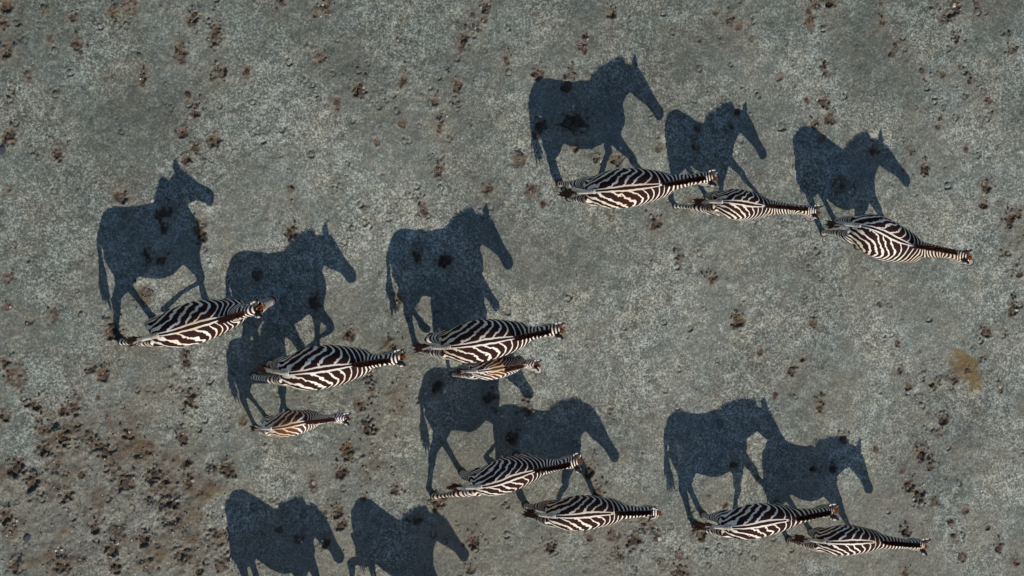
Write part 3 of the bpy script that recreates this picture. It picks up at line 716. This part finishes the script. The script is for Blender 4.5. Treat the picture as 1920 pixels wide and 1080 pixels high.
    for i, (b, kn, fet, hf) in enumerate(legs):
        dist = np.minimum(seg_dist(P, np.array(b), np.array(kn))[0], seg_dist(P, np.array(kn), np.array(hf))[0])
        near = 1 - smooth(0.10 * k, 0.17 * k, dist)
        wl = np.maximum(wl, near * (1 - smooth(0.60 if i < 2 else 0.56, 0.80 if i < 2 else 0.70, Hh)))
    leg_ph = Hh / 0.058
    for part in (S < 0.6, S >= 0.6):
        ring_ = part & (np.abs(Hh - 0.70) < 0.04) & (wl > 0.05)
        if ring_.any(): leg_ph[part] += np.median(phase[ring_]) - 0.70 / 0.058
    phase = phase * (1 - wl) + leg_ph * wl
    bias = np.zeros(n)
    bias += 0.10 * wl + 0.05 * smooth(0.6, 1.0, (1 - smooth(0.0, 0.24, np.abs(S - 0.02))) * (Hh < 1.25))
    bias -= 0.06 * smooth(0.45, 0.9, S) * (1 - wn_)
    bias += np.interp(girth, [0.0, 0.12, 0.30, 0.45], [-0.20, -0.12, 0.0, 0.04]) * (1 - wn_) * (S < 1.1) * (S > 0.1)
    bias += 0.05 * wn_ - 0.10 * wh
    bias += 0.45 * smooth(0.72, 0.60, Hh) * (1 - wl) * (S < 1.3)
    attr(me, "phase", phase)
    attr(me, "bias", bias)
    dors = np.full(n, 1.0)
    topz = np.interp(S, st[:, 0], st[:, 1])
    on = (Hh > topz - 0.20) & (S < 1.02) & (S > -0.1)
    widen = np.interp(S, [0.0, 0.15, 0.5, 0.75, 0.95, 1.02], [1.9, 1.25, 0.80, 0.95, 1.7, 3.2])
    dors[on] = (np.abs(Y[on]) / k) * widen[on]
    attr(me, "dorsal", dors)
    attr(me, "dark", smooth(0.74, 0.90, th) * wh * (uh > 0) + smooth(0.07, 0.045, Hh) * (wl > 0.3) * 0.6)
    attr(me, "pale", 0.0 * Y + 0.9 * smooth(0.66, 0.60, Hh) * (1 - wl) * (np.abs(Y) < 0.12 * k) * (S < 1.2))
    attr(me, "wobble", (1 - 0.72 * wn_) * (1 - 0.7 * wl) * (0.45 + 0.65 * smooth(0.95, 0.6, S)))
    me.materials.append(coat_foal if foal else coat_adult)

    root = link("foal" if foal else "zebra", None)
    root.location = (loc[0], loc[1], relief(loc[0], loc[1]) * 0.4); root.rotation_euler = (0, 0, rot)
    body = link("body", me, root)
    # hooves
    for i, hf in enumerate(hooves):
        hf = Vector(hf); s2 = Shell()
        sc = k * (0.95 if foal else 1.0)
        tilt = 0.35 if hf.z > 0.02 else 0.0
        rr = []
        for z, rx, ry, ox in ((0.0, 0.064, 0.058, 0.018), (0.02, 0.061, 0.056, 0.012), (0.045, 0.050, 0.048, 0.0), (0.062, 0.040, 0.040, -0.006)):
            rr.append([(hf.x + (ox + rx * math.cos(a)) * sc - tilt * z * sc, hf.y + ry * math.sin(a) * sc, hf.z + z * sc - tilt * 0.4 * rx * math.cos(a) - (0.012 if tilt == 0 else 0)) for a in [2 * math.pi * j / 14 for j in range(14)]])
        s2.loft(rr)
        link("hoof", mesh_from("hoof", s2.v, s2.f, [hoof_mat]), root)
    # mane: an upright brush of hair tufts along the crest
    rr = random.Random(int(loc[0] * 1000) + 5)
    v, f, bnd, mi = [], [], [], []
    def blade(p, dirv, side, fwd, length, wid, band):
        b = len(v)
        for (cs, cf) in ((-1, -0.6), (1, -0.6), (0, 1.1)):
            v.append(tuple(p + side * cs * wid + fwd * cf * wid)); bnd.append(band)
        m = p + dirv * length * 0.55
        for (cs, cf) in ((-1, -0.6), (1, -0.6), (0, 1.1)):
            v.append(tuple(m + side * cs * wid * 0.9 + fwd * cf * wid * 0.9)); bnd.append(band)
        v.append(tuple(p + dirv * length)); bnd.append(0.0)
        for q in range(3):
            w_ = (q + 1) % 3
            f.append((b + q, b + w_, b + 3 + w_, b + 3 + q)); f.append((b + 3 + q, b + 3 + w_, b + 6))
    NB = 170 if foal else 240
    for i in range(NB):
        t = i / (NB - 1) * 0.985
        x = t * (len(crest) - 1); a = int(x); a2 = min(a + 1, len(crest) - 1); w_ = x - a
        p = crest[a][0].lerp(crest[a2][0], w_); up = crest[a][1].lerp(crest[a2][1], w_).normalized(); fw = crest[a][2]; sd = crest[a][3]
        if t < 0.24: continue
        prof = 0.095 + 0.025 * smooth(0.25, 0.5, t) - 0.02 * smooth(0.85, 1.0, t)
        un_i = (Vector(p) - Vector(nb)).dot(Vector(ndir))
        band = abs(((base_ph + un_i / k / (lam_f * 0.80)) % 1.0) - 0.5) * 2
        for lane in (-1, 0, 1):
            dv = (up + sd * (lane * 0.13 + rr.uniform(-.10, .10)) + fw * rr.uniform(-0.22, 0.22)).normalized()
            blade(p - up * 0.03 * k + sd * lane * 0.010 * k, dv, sd, fw, (prof * rr.uniform(0.82, 1.1) + 0.03) * k, 0.0066 * k, band)
    mm = mesh_from("mane", v, f, [foal_hair_mat if foal else mane_mat], False); attr(mm, "band", bnd)
    link("mane", mm, root)
    # forelock between the ears
    v, f, bnd = [], [], []
    p0 = pc + hup * 0.105 * hs - hd * 0.02 * k
    for i in range(26):
        u = i / 25.0
        p = p0 + hd * (u * 0.085 * k) + hside * rr.uniform(-0.022, 0.022) * k
        dv = (hup * 0.7 + hd * (0.25 + 0.75 * u) + hside * rr.uniform(-0.25, 0.25) + Vector((0, 0, 0.3 * (1 - u)))).normalized()
        blade(p - hup * 0.02 * k, dv, hside, hd, rr.uniform(0.07, 0.105) * k, 0.009 * k, 0.0)
    fm = mesh_from("forelock", v, f, [foal_hair_mat if foal else forelock_mat], False); attr(fm, "band", bnd)
    link("forelock", fm, root)
    # ears
    back = opt.get('ears', 0.0)
    spread = opt.get('spread', 0.35)
    for sgn in (1, -1):
        o = pc + hside * sgn * 0.066 * k + hup * 0.075 * hs - hd * 0.005 * k
        nd = dbez(1.0)
        ax = (hup * 0.55 + Vector((0, 0, 0.75)) + hside * sgn * spread - hd * 0.10 - nd * back).normalized()
        face = (nd * 0.6 + hside * sgn * 0.8); face = (face - ax * face.dot(ax)).normalized()
        wd = ax.cross(face).normalized()
        L_ = 0.132 * k ** 0.75
        v, f, ed, tp = [], [], [], []
        rows, cols = 9, 7
        for layer in (0, 1):
            for i in range(rows):
                t = i / (rows - 1)
                hw = 0.047 * k ** 0.75 * (0.80 + 1.1 * t - 1.0 * t * t) * max(0.0, 1 - t ** 1.9) + 0.0015
                for j in range(cols):
                    c = (j / (cols - 1) - 0.5) * 2
                    cup = -0.75 * hw * (1 - c * c)
                    pnt = o + ax * (t * L_) + wd * (c * hw) + face * (cup + (0.0 if layer == 0 else -0.006 - 0.002 * (1 - abs(c))))
                    v.append(tuple(pnt)); ed.append(abs(c)); tp.append(t)
        m_ = rows * cols
        for i in range(rows - 1):
            for j in range(cols - 1):
                a = i * cols + j
                f.append((a, a + 1, a + cols + 1, a + cols)); f.append((m_ + a + cols, m_ + a + cols + 1, m_ + a + 1, m_ + a))
            for j in (0, cols - 1):
                a = i * cols + j
                f.append((a, a + cols, m_ + a + cols, m_ + a))
        em = mesh_from("ear", v, f, [ear_mat]); attr(em, "edge", ed); attr(em, "tip", tp)
        link("ear", em, root)
        # eye
        c = pc + hd * 0.27 * hl + hside * sgn * 0.078 * hs + hup * 0.042 * hs
        s2 = Shell()
        s2.loft([ring(c + hside * sgn * 0.02 * math.cos(a) * hs, hd, hup, max(0.022 * hs * math.sin(a), 1e-4), max(0.017 * hs * math.sin(a), 1e-4), 10, 2.0) for a in np.linspace(0.05, math.pi - 0.05, 7)])
        link("eye", mesh_from("eye", s2.v, s2.f, [eye_mat]), root)
    # tail with its tuft
    tx, ty, tz = opt.get('tail', (-0.08, 0.0, 0.48))
    a = Vector((Vx(0.055), 0, 1.165 * k)); e = Vector((Vx(0.0) + tx * k, ty, tz * k)); m = Vector((Vx(0.0) - 0.035 * k + min(tx, 0) * 0.3 * k, ty * 0.35, 1.06 * k))
    def tb(t): return a * (1 - t) ** 2 + m * 2 * t * (1 - t) + e * t * t
    s2 = Shell(); rg = []
    for t in np.linspace(0, 0.72, 12):
        d_ = (tb(t + 0.02) - tb(t - 0.02)).normalized(); sd = Vector((0, 1, 0)); u_ = d_.cross(sd).normalized(); sd = u_.cross(d_).normalized()
        rad = (0.036 - 0.017 * t / 0.72) * k
        rg.append(ring(tb(t), sd, u_, rad, rad, 10, 2.0))
    s2.loft(rg)
    tm = mesh_from("tail", s2.v, s2.f, [coat_foal if foal else coat_adult])
    zz = np.array([p[2] for p in s2.v])
    ty_ = np.array([p[1] for p in s2.v])
    seg = np.repeat(np.linspace(0, 0.72, 12), 10)
    attr(tm, "phase", seg / 0.055); attr(tm, "bias", 0.22 + 0.6 * smooth(0.2, 0.45, seg)); attr(tm, "dorsal", np.ones(len(zz)))
    attr(tm, "dark", 0 * zz); attr(tm, "pale", 0 * zz); attr(tm, "wobble", 0.1 + 0 * zz)
    tail = link("tail", tm, root)
    v, f, bnd = [], [], []
    for i in range(70):
        t = rr.uniform(0.56, 0.88)
        d_ = (tb(min(t + 0.05, 1)) - tb(t)).normalized()
        sd = Vector((0, 1, 0)); fw = d_.cross(sd).normalized()
        p = tb(t) + sd * rr.uniform(-0.02, 0.02) * k + fw * rr.uniform(-0.02, 0.02) * k
        dv = (d_ + sd * rr.uniform(-0.24, 0.24) + fw * rr.uniform(-0.24, 0.24)).normalized()
        blade(p, dv, sd, fw, rr.uniform(0.16, 0.30) * k, 0.013 * k, 0.0 if t > 0.62 else 0.8)
    tf = mesh_from("tail_tuft", v, f, [foal_hair_mat if foal else tuft_mat], False); attr(tf, "band", bnd)
    link("tail_tuft", tf, tail)
    root["label"] = opt['label']; root["category"] = "zebra"; root["group"] = "zebras walking across the dry pan"
    return root

# place (x, y), heading, size, trunk length, half width, poll, nose, hooves (hind left, hind right, fore left, fore right), extras
ZEBRAS = [
    ([1.071, 1.23], 0.099, 1.0, 0.882, 0.25, [0.966, 0.03, 1.401], [1.294, -0.05, 0.906], [[-0.424, 0.121, 0.0], [-0.313, -0.06, 0.0], [0.21, 0.06, 0.0], [0.868, -0.06, 0.0]],
     {'dpoll': (0.05, 0, 0), 'dnose': (0.02, 0, 0), 'label': 'largest zebra of the upper right line, walking first from its left, spine level'}),
    ([2.745, 1.054], -0.084, 0.86, 0.605, 0.2, [0.792, -0.016, 1.261], [1.058, -0.094, 0.824], [[-0.063, 0.103, 0.0], [-0.501, -0.052, 0.0], [0.789, 0.059, 0.0], [0.157, -0.052, 0.0]],
     {'dpoll': (0.06, 0, 0), 'dnose': (0.03, 0, 0), 'drop': 0.13, 'label': 'slim young zebra between the two bigger ones of the upper right line', 'pat': (0.091, 0.0547, 34, 1)}),
    ([4.713, 0.657], -0.322, 0.96, 0.821, 0.27, [0.951, 0.057, 1.454], [1.331, 0.088, 1.09], [[-0.234, 0.138, 0.0], [-0.358, -0.058, 0.0], [0.672, 0.163, 0.0], [0.168, -0.058, 0.0]],
     {'drop': 0.1, 'label': 'broad zebra walking last on the right, nearest the right edge', 'belly': 0.02, 'pat': (0.0984, 0.0583, 34, 0.98)}),
    ([-4.465, -0.43], 0.252, 1.02, 0.878, 0.25, [0.644, 0.018, 1.588], [1.01, 0.043, 1.158], [[-0.147, 0.087, 0.0], [-0.588, -0.061, 0.0], [0.577, 0.061, 0.0], [0.076, -0.061, 0.13]],
     {'label': 'far left zebra with its head held up and nose forward', 'pat': (0.114, 0.0671, 36, 1), 'tail': (-0.12, -0.05, 0.5), 'neck': 0.86, 'dpoll': (0.0, 0, -0.03), 'dnose': (0.03, 0, 0.12)}),
    ([-2.881, -0.953], 0.123, 1.0, 0.848, 0.265, [0.859, 0.013, 1.412], [1.142, 0.04, 0.939], [[-0.287, 0.07, 0.0], [-0.502, -0.06, 0.0], [0.392, 0.06, 0.0], [0.292, -0.06, 0.12]],
     {'label': 'stout zebra at left whose back is just above the lone foal', 'belly': 0.02, 'pat': (0.11, 0.0671, 34, 0.98), 'tail': (-0.1, 0.06, 0.6)}),
    ([-0.828, -0.649], 0.135, 0.98, 0.852, 0.26, [0.822, 0.018, 1.357], [1.088, -0.049, 0.85], [[-0.298, 0.078, 0.1], [-0.417, -0.059, 0.0], [0.36, 0.059, 0.0], [0.154, -0.135, 0.0]],
     {'dpoll': (0.06, 0, 0), 'dnose': (0.04, 0, 0), 'tail': (-0.13, 0, 0.48), 'label': 'stout zebra in the middle with a brown foal close at its side', 'belly': 0.01, 'pat': (0.11, 0.0689, 36, 1)}),
    ([-0.545, -0.981], 0.133, 0.71, 0.479, 0.145, [0.372, 0.006, 1.187], [0.625, -0.14, 0.785], [[-0.081, 0.043, 0.0], [-0.257, -0.058, 0.0], [0.481, 0.043, 0.0], [0.279, -0.121, 0.0]],
     {'label': 'brown foal walking close beside the stout zebra in the middle', 'foal': True, 'pat': (0.0938, 0.0513, 34, 1)}),
    ([-3.165, -1.622], 0.157, 0.74, 0.508, 0.155, [0.498, -0.008, 1.197], [0.692, -0.083, 0.805], [[-0.037, 0.044, 0.0], [-0.18, -0.044, 0.0], [0.242, 0.068, 0.0], [0.175, -0.044, 0.0]],
     {'dpoll': (0.05, 0, 0), 'dnose': (0.03, 0, 0), 'drop': 0.05, 'label': "small brown foal walking alone at left, below its mother's shadow", 'foal': True, 'pat': (0.0966, 0.0513, 34, 1)}),
    ([-0.491, -2.303], 0.267, 0.95, 0.713, 0.215, [0.673, -0.033, 1.279], [0.929, -0.105, 0.792], [[-0.177, 0.057, 0.0], [-0.612, -0.107, 0.0], [0.57, 0.057, 0.0], [0.239, -0.075, 0.12]],
     {'dpoll': (0.14, 0, 0.05), 'dnose': (0.12, 0, 0), 'tail': (-0.13, 0, 0.48), 'label': 'finely striped zebra below the middle, body slanting up to the right, white edged ears', 'pat': (0.087, 0.0547, 32, 1), 'ears': 0.25, 'spread': 0.6}),
    ([0.526, -2.773], 0.024, 0.94, 0.787, 0.22, [0.815, -0.015, 1.173], [1.089, -0.101, 0.685], [[-0.346, 0.056, 0.0], [-0.26, -0.056, 0.0], [0.651, 0.056, 0.0], [0.139, -0.056, 0.0]],
     {'dpoll': (0.08, 0, 0.03), 'dnose': (0.08, 0, 0), 'drop': 0.05, 'label': 'zebra at the bottom centre with lowered head and ears laid back', 'pat': (0.104, 0.0618, 34, 1), 'ears': 1.8}),
    ([2.882, -2.942], 0.105, 0.98, 0.774, 0.22, [0.924, 0.017, 1.217], [1.218, -0.012, 0.738], [[-0.245, 0.059, 0.0], [-0.366, -0.059, 0.0], [0.808, 0.059, 0.0], [0.26, -0.059, 0.0]],
     {'dpoll': (0.06, 0, 0), 'dnose': (0.03, 0, 0), 'tail': (-0.13, 0, 0.48), 'label': 'zebra of the lower right pair walking behind, with broad pale stripes', 'pat': (0.114, 0.0654, 36, 1.02)}),
    ([4.211, -3.219], -0.029, 0.9, 0.716, 0.2, [0.991, -0.047, 1.15], [1.11, -0.086, 0.656], [[-0.036, 0.054, 0.0], [-0.352, -0.054, 0.0], [0.566, 0.054, 0.0], [0.647, -0.054, 0.0]],
     {'drop': 0.05, 'label': 'leading zebra of the lower right pair, head turned down near the lower right corner', 'pat': (0.0938, 0.0583, 33, 1), 'spread': 0.5}),
    ([-2.958, -3.905], -0.281, 1.0, 0.755, 0.24, [0.819, 0.026, 1.356], [1.058, 0.025, 0.844], [[-0.296, 0.076, 0.0], [-0.388, -0.06, 0.0], [0.514, 0.144, 0.0], [0.171, -0.06, 0.0]],
     {'drop': 0.1, 'label': "zebra just below the photo's lower edge casting the left of two cut off shadows", 'ears': 1.8}),
    ([-1.392, -4.035], -0.326, 0.98, 0.721, 0.24, [0.84, 0.081, 1.356], [1.142, 0.143, 0.92], [[-0.369, 0.059, 0.0], [-0.64, -0.059, 0.15], [0.563, 0.121, 0.0], [0.201, -0.059, 0.0]],
     {'drop': 0.12, 'label': "zebra just below the photo's lower edge casting the right of two cut off shadows", 'tail': (-0.05, 0, 0.5), 'ears': 1.8}),
]
for spec in ZEBRAS:
    build_zebra(spec)

# ------------------------------------------------------------------ clods and crumbs
def clod_material():
    N = NT("dried_mud")
    oc = N.n("ShaderNodeTexCoord").outputs["Object"]
    sd = N.n("ShaderNodeObjectInfo").outputs["Random"]
    nz = N.noise(45, 4, 0.65, oc)
    c = N.ramp(nz, [(0.28, (0.022, 0.015, 0.010)), (0.5, (0.060, 0.043, 0.030)), (0.72, (0.150, 0.118, 0.090))])
    c = N.mix(N.math('MULTIPLY', N.smoothstep(sd, 0.45, 0.95), 0.75), c, N.mix(1.0, c, (1.45, 1.45, 1.40, 1), 'MULTIPLY'))
    c = N.mix(N.math('MULTIPLY', N.smoothstep(sd, 0.4, 0.05), 0.35), c, N.mix(1.0, c, (1.10, 0.88, 0.74, 1), 'MULTIPLY'))
    N.bump(nz, 0.9, 0.02)
    return N.out(c, 0.88, 0.2)
clod_mat = clod_material()
def stone_material():
    N = NT("grey_stone")
    oc = N.n("ShaderNodeTexCoord").outputs["Object"]
    nz = N.noise(30, 4, 0.6, oc)
    N.bump(nz, 0.5, 0.02)
    return N.out(N.ramp(nz, [(0.3, (0.018, 0.021, 0.025)), (0.7, (0.060, 0.064, 0.070))]), 0.75, 0.3)
stone_mat = stone_material()

def ico(sub):
    import bmesh
    bm = bmesh.new(); bmesh.ops.create_icosphere(bm, subdivisions=sub, radius=1.0)
    v = np.array([p.co[:] for p in bm.verts]); f = [tuple(x.index for x in q.verts) for q in bm.faces]
    bm.free(); return v, f
IV, IF = ico(3)
def lumpy(seed, lumps, flat):
    r = np.random.default_rng(seed)
    d = IV.copy(); rad = np.full(len(d), 0.72)
    for _ in range(lumps):
        c = r.normal(size=3); c /= np.linalg.norm(c)
        dd = d @ c
        rad += r.uniform(-0.16, 0.34) * smooth(r.uniform(0.45, 0.75), 0.97, dd)
    for _ in range(26):
        c = r.normal(size=3); c /= np.linalg.norm(c)
        rad += r.uniform(-0.07, 0.07) * smooth(0.82, 0.98, d @ c)
    p = d * rad[:, None]; p[:, 2] *= flat
    return mesh_from("clod", p, IF, [clod_mat])
CLODS = [lumpy(20 + i, 9 + i % 5, 0.55 + 0.05 * (i % 4)) for i in range(12)]
STONE = lumpy(99, 4, 0.6); STONE.materials.clear(); STONE.materials.append(stone_mat)

LANDMARKS = [
    (-3.28, -0.21, "the far left zebra's head"),
    (-4.77, -0.64, "the far left zebra's tail"),
    (-4.25, 1.22, "the far left zebra's shadow head"),
    (-5.17, 0.76, "the far left zebra's shadow rump"),
    (-4.87, 0.13, "the far left zebra's shadow belly"),
    (-1.35, -0.82, "the stout left zebra's head"),
    (-3.21, -0.97, "the stout left zebra's tail"),
    (-2.39, -0.98, "the stout left zebra's back"),
    (-2.32, 0.46, "the stout left zebra's shadow head"),
    (-3.41, 0.19, "the stout left zebra's shadow rump"),
    (0.65, -0.50, 'the head of the zebra with the foal'),
    (-0.36, 0.86, 'the shadow head cast beside the foal'),
    (-1.35, 0.39, 'the shadow rump cast beside the foal'),
    (0.43, -0.95, "the middle foal's head"),
    (-0.64, -0.99, "the middle foal's tail"),
    (-2.15, -1.60, "the lone foal's head"),
    (-3.28, -1.68, "the lone foal's tail"),
    (-3.55, -0.90, "the lone foal's shadow"),
    (2.80, 1.40, "the largest zebra's head"),
    (0.80, 1.22, "the largest zebra's tail"),
    (1.68, 2.71, "the largest zebra's shadow head"),
    (0.43, 2.34, "the largest zebra's shadow rump"),
    (0.94, 1.95, "the largest zebra's shadow belly"),
    (4.26, 0.96, "the slim zebra's head"),
    (2.35, 1.08, "the slim zebra's tail"),
    (3.18, 2.20, "the slim zebra's shadow head"),
    (2.43, 1.91, "the slim zebra's shadow rump"),
    (6.52, 0.41, "the rightmost zebra's head"),
    (4.50, 0.80, "the rightmost zebra's tail"),
    (5.20, 1.75, "the rightmost zebra's shadow head"),
    (4.26, 1.80, "the rightmost zebra's shadow rump"),
    (0.87, -2.25, "the white eared zebra's head"),
    (-0.79, -2.55, "the white eared zebra's tail"),
    (-0.93, -1.45, "the white eared zebra's shadow rump"),
    (2.01, -2.89, "the lowered zebra's head"),
    (0.18, -2.84, "the lowered zebra's tail"),
    (1.09, -1.75, "the lowered zebra's shadow head"),
    (0.07, -1.87, "the lowered zebra's shadow rump"),
    (4.57, -2.93, "the lower right follower's head"),
    (2.58, -3.04, "the lower right follower's tail"),
    (3.41, -1.65, "the lower right follower's shadow head"),
    (2.43, -1.98, "the lower right follower's shadow rump"),
    (5.92, -3.50, "the lower right leader's head"),
    (4.81, -2.23, "the lower right leader's shadow head"),
    (4.26, -2.43, "the lower right leader's shadow belly"),
    (-2.53, -2.86, "the left cut off shadow's head"),
    (-3.55, -2.77, "the left cut off shadow's rump"),
    (-0.93, -2.91, "the right cut off shadow's head"),
    (-1.84, -2.88, "the right cut off shadow's rump"),
    (-6.48, 3.38, 'the top left corner'),
    (7.38, 3.85, 'the top right corner'),
    (-6.48, -3.38, 'the bottom left corner'),
    (7.38, -3.85, 'the bottom right corner'),
    (6.48, -1.06, 'the yellow stain'),
    (-3.34, 3.49, "the top edge's left quarter"),
    (0.00, 3.60, "the top edge's middle"),
    (3.57, 3.72, "the top edge's right quarter"),
    (-6.48, 1.69, 'the upper left edge'),
    (-6.48, 0.00, 'the middle of the left edge'),
    (-6.48, -1.69, 'the lower left edge'),
    (7.38, 0.00, 'the middle of the right edge'),
    (7.38, 1.92, 'the upper right edge'),
    (7.38, -1.92, 'the lower right edge'),
    (-4.94, -3.43, "the bottom edge's left end"),
    (1.68, -3.66, "the bottom edge's middle"),
]
taken = {}
def place_words(x, y):
    best = min(LANDMARKS, key=lambda l: math.hypot(x - l[0], y - l[1]))
    dx, dy = x - best[0], y - best[1]; d = math.hypot(dx, dy)
    a = int(round(math.degrees(math.atan2(dy, dx)) / 45.0)) % 8
    w = ("right of", "above right of", "above", "above left of", "left of", "below left of", "below", "below right of")[a]
    how = "on" if d < 0.16 else ("close " + w) if d < 0.55 else w if d < 1.1 else ("well " + w)
    return f"{how} {best[2]}"

crumb_at = []
nd = 0
for (x, y, rx, ry, kind) in FEATURES:
    if kind in 'dc' :
        if kind == 'd' and max(rx, ry) < 0.058: continue
        lumps = 1 if kind == 'c' else (1 if max(rx, ry) < 0.1 else 2)
        for q in range(lumps):
            big = max(rx, ry)
            s = rx * (0.62 if kind == 'c' else 0.40 if q == 0 else 0.30) * random.uniform(0.85, 1.2)
            ox = random.uniform(-0.25, 0.25) * rx if q == 0 else random.uniform(-0.5, 0.5) * rx
            oy = random.uniform(-0.30, 0.1) * ry if q == 0 else random.uniform(0.35, 0.75) * ry
            o = link("mud_clod", random.choice(CLODS))
            o.scale = (s, s * random.uniform(0.9, 1.45), s * random.uniform(0.65, 0.95))
            o.rotation_euler = (random.uniform(-.15, .15), random.uniform(-.15, .15), random.uniform(0, 6.28))
            o.location = (x + ox, y + oy, relief(x + ox, y + oy) + s * 0.12)
            size = "rounded brown lump of mud" if kind == 'c' else "big brown mud clod" if s > 0.042 else "brown mud clod" if s > 0.033 else "small brown mud clod"
            lb = f"{size} {place_words(x, y)}"
            taken.setdefault(lb, []).append(o)
            o["category"] = "mud clod"; o["group"] = "mud clods trodden out of the dry pan"
    if kind in 'dcb':
        m = int((10 if kind == 'd' else 3 if kind == 'c' else 14) * (max(rx, ry) / 0.075) ** 1.3)
        for _ in range(m):
            crumb_at.append((x + random.gauss(0.12 * rx, 0.75 * rx), y + random.gauss(0.75 * ry if kind == 'd' else 0, 0.85 * ry), random.uniform(0.004, 0.017) if random.random() < 0.85 else random.uniform(0.015, 0.026)))
NUM = ["", "", "two", "three", "four", "five", "six", "seven", "eight"]
ORD = ["first", "second", "third", "fourth", "fifth", "sixth", "seventh", "eighth"]
for lb, obs in taken.items():
    if len(obs) == 1:
        obs[0]["label"] = lb
        continue
    dxs = [o.location.x for o in obs]; dys = [o.location.y for o in obs]
    along = (max(dxs) - min(dxs)) >= (max(dys) - min(dys))
    obs.sort(key=lambda o: o.location.x if along else -o.location.y)
    for i, o in enumerate(obs):
        if i == 0: w = "leftmost" if along else "topmost"
        elif i == len(obs) - 1: w = "rightmost" if along else "lowest"
        elif len(obs) == 3: w = "middle one"
        else: w = ORD[i] + (" from left" if along else " from top")
        o["label"] = w + " " + lb if w != "middle one" else "middle " + lb
for (x, y, s, label) in ((-6.47, 1.60, 0.05, "dark grey stone at the left edge of the pan"), (-6.17, -2.96, 0.045, "blue grey stone among mud clods in the lower left")):
    o = link("stone", STONE)
    o.scale = (s * 1.3, s, s * 0.8); o.location = (x, y, relief(x, y) + s * 0.2); o.rotation_euler = (0, 0, s * 40)
    o["label"] = label; o["category"] = "stone"
for _ in range(1500):
    crumb_at.append((random.uniform(-6.9, 7.6), random.uniform(-4.1, 4.1), random.uniform(0.003, 0.008)))
tries = 0
while tries < 3000:
    tries += 1
    x, y = random.uniform(-7, -2.5), random.uniform(-4.1, -0.2)
    i = int((x - X0) / STEP); j = int((y - Y0) / STEP)
    if random.random() < sm[j, i] * 0.75: crumb_at.append((x, y, random.uniform(0.004, 0.014)))
for _ in range(1200):
    x, y = random.uniform(-2.8, -0.4), random.uniform(-3.4, 0)
    i = int((x - X0) / STEP); j = int((y - Y0) / STEP)
    if random.random() < sb[j, i]: crumb_at.append((x, y, random.uniform(0.004, 0.018)))
I1, F1 = ico(1)
I1 = I1; F1 = np.array(F1)
nc = len(crumb_at)
ca = np.array(crumb_at)
zz = np.array([relief(a, b) for a, b in ca[:, :2]])
jit = rng.uniform(0.6, 1.25, (nc, len(I1), 1))
asp = rng.uniform(0.7, 1.3, (nc, 1, 3)); asp[:, :, 2] *= 0.75
V = I1[None] * jit * asp * ca[:, 2][:, None, None]
V[:, :, 0] += ca[:, 0][:, None]; V[:, :, 1] += ca[:, 1][:, None]; V[:, :, 2] += (zz + ca[:, 2] * 0.35)[:, None]
FF = (F1[None] + (np.arange(nc) * len(I1))[:, None, None]).reshape(-1, 3)
def crumb_material():
    N = NT("soil_crumbs")
    isl = N.n("ShaderNodeNewGeometry").outputs["Random Per Island"]
    c = N.ramp(isl, [(0.0, (0.034, 0.026, 0.019)), (0.35, (0.065, 0.050, 0.037)), (0.75, (0.12, 0.105, 0.085)), (0.93, (0.20, 0.18, 0.15)), (1.0, (0.42, 0.40, 0.36))])
    return N.out(c, 0.9, 0.2)
cme = mesh_from("soil_crumbs", V.reshape(-1, 3), FF, [crumb_material()], False)
cr = link("soil_crumbs", cme)
cr["kind"] = "stuff"; cr["label"] = "loose brown soil crumbs scattered around the trodden mud"; cr["category"] = "soil crumbs"
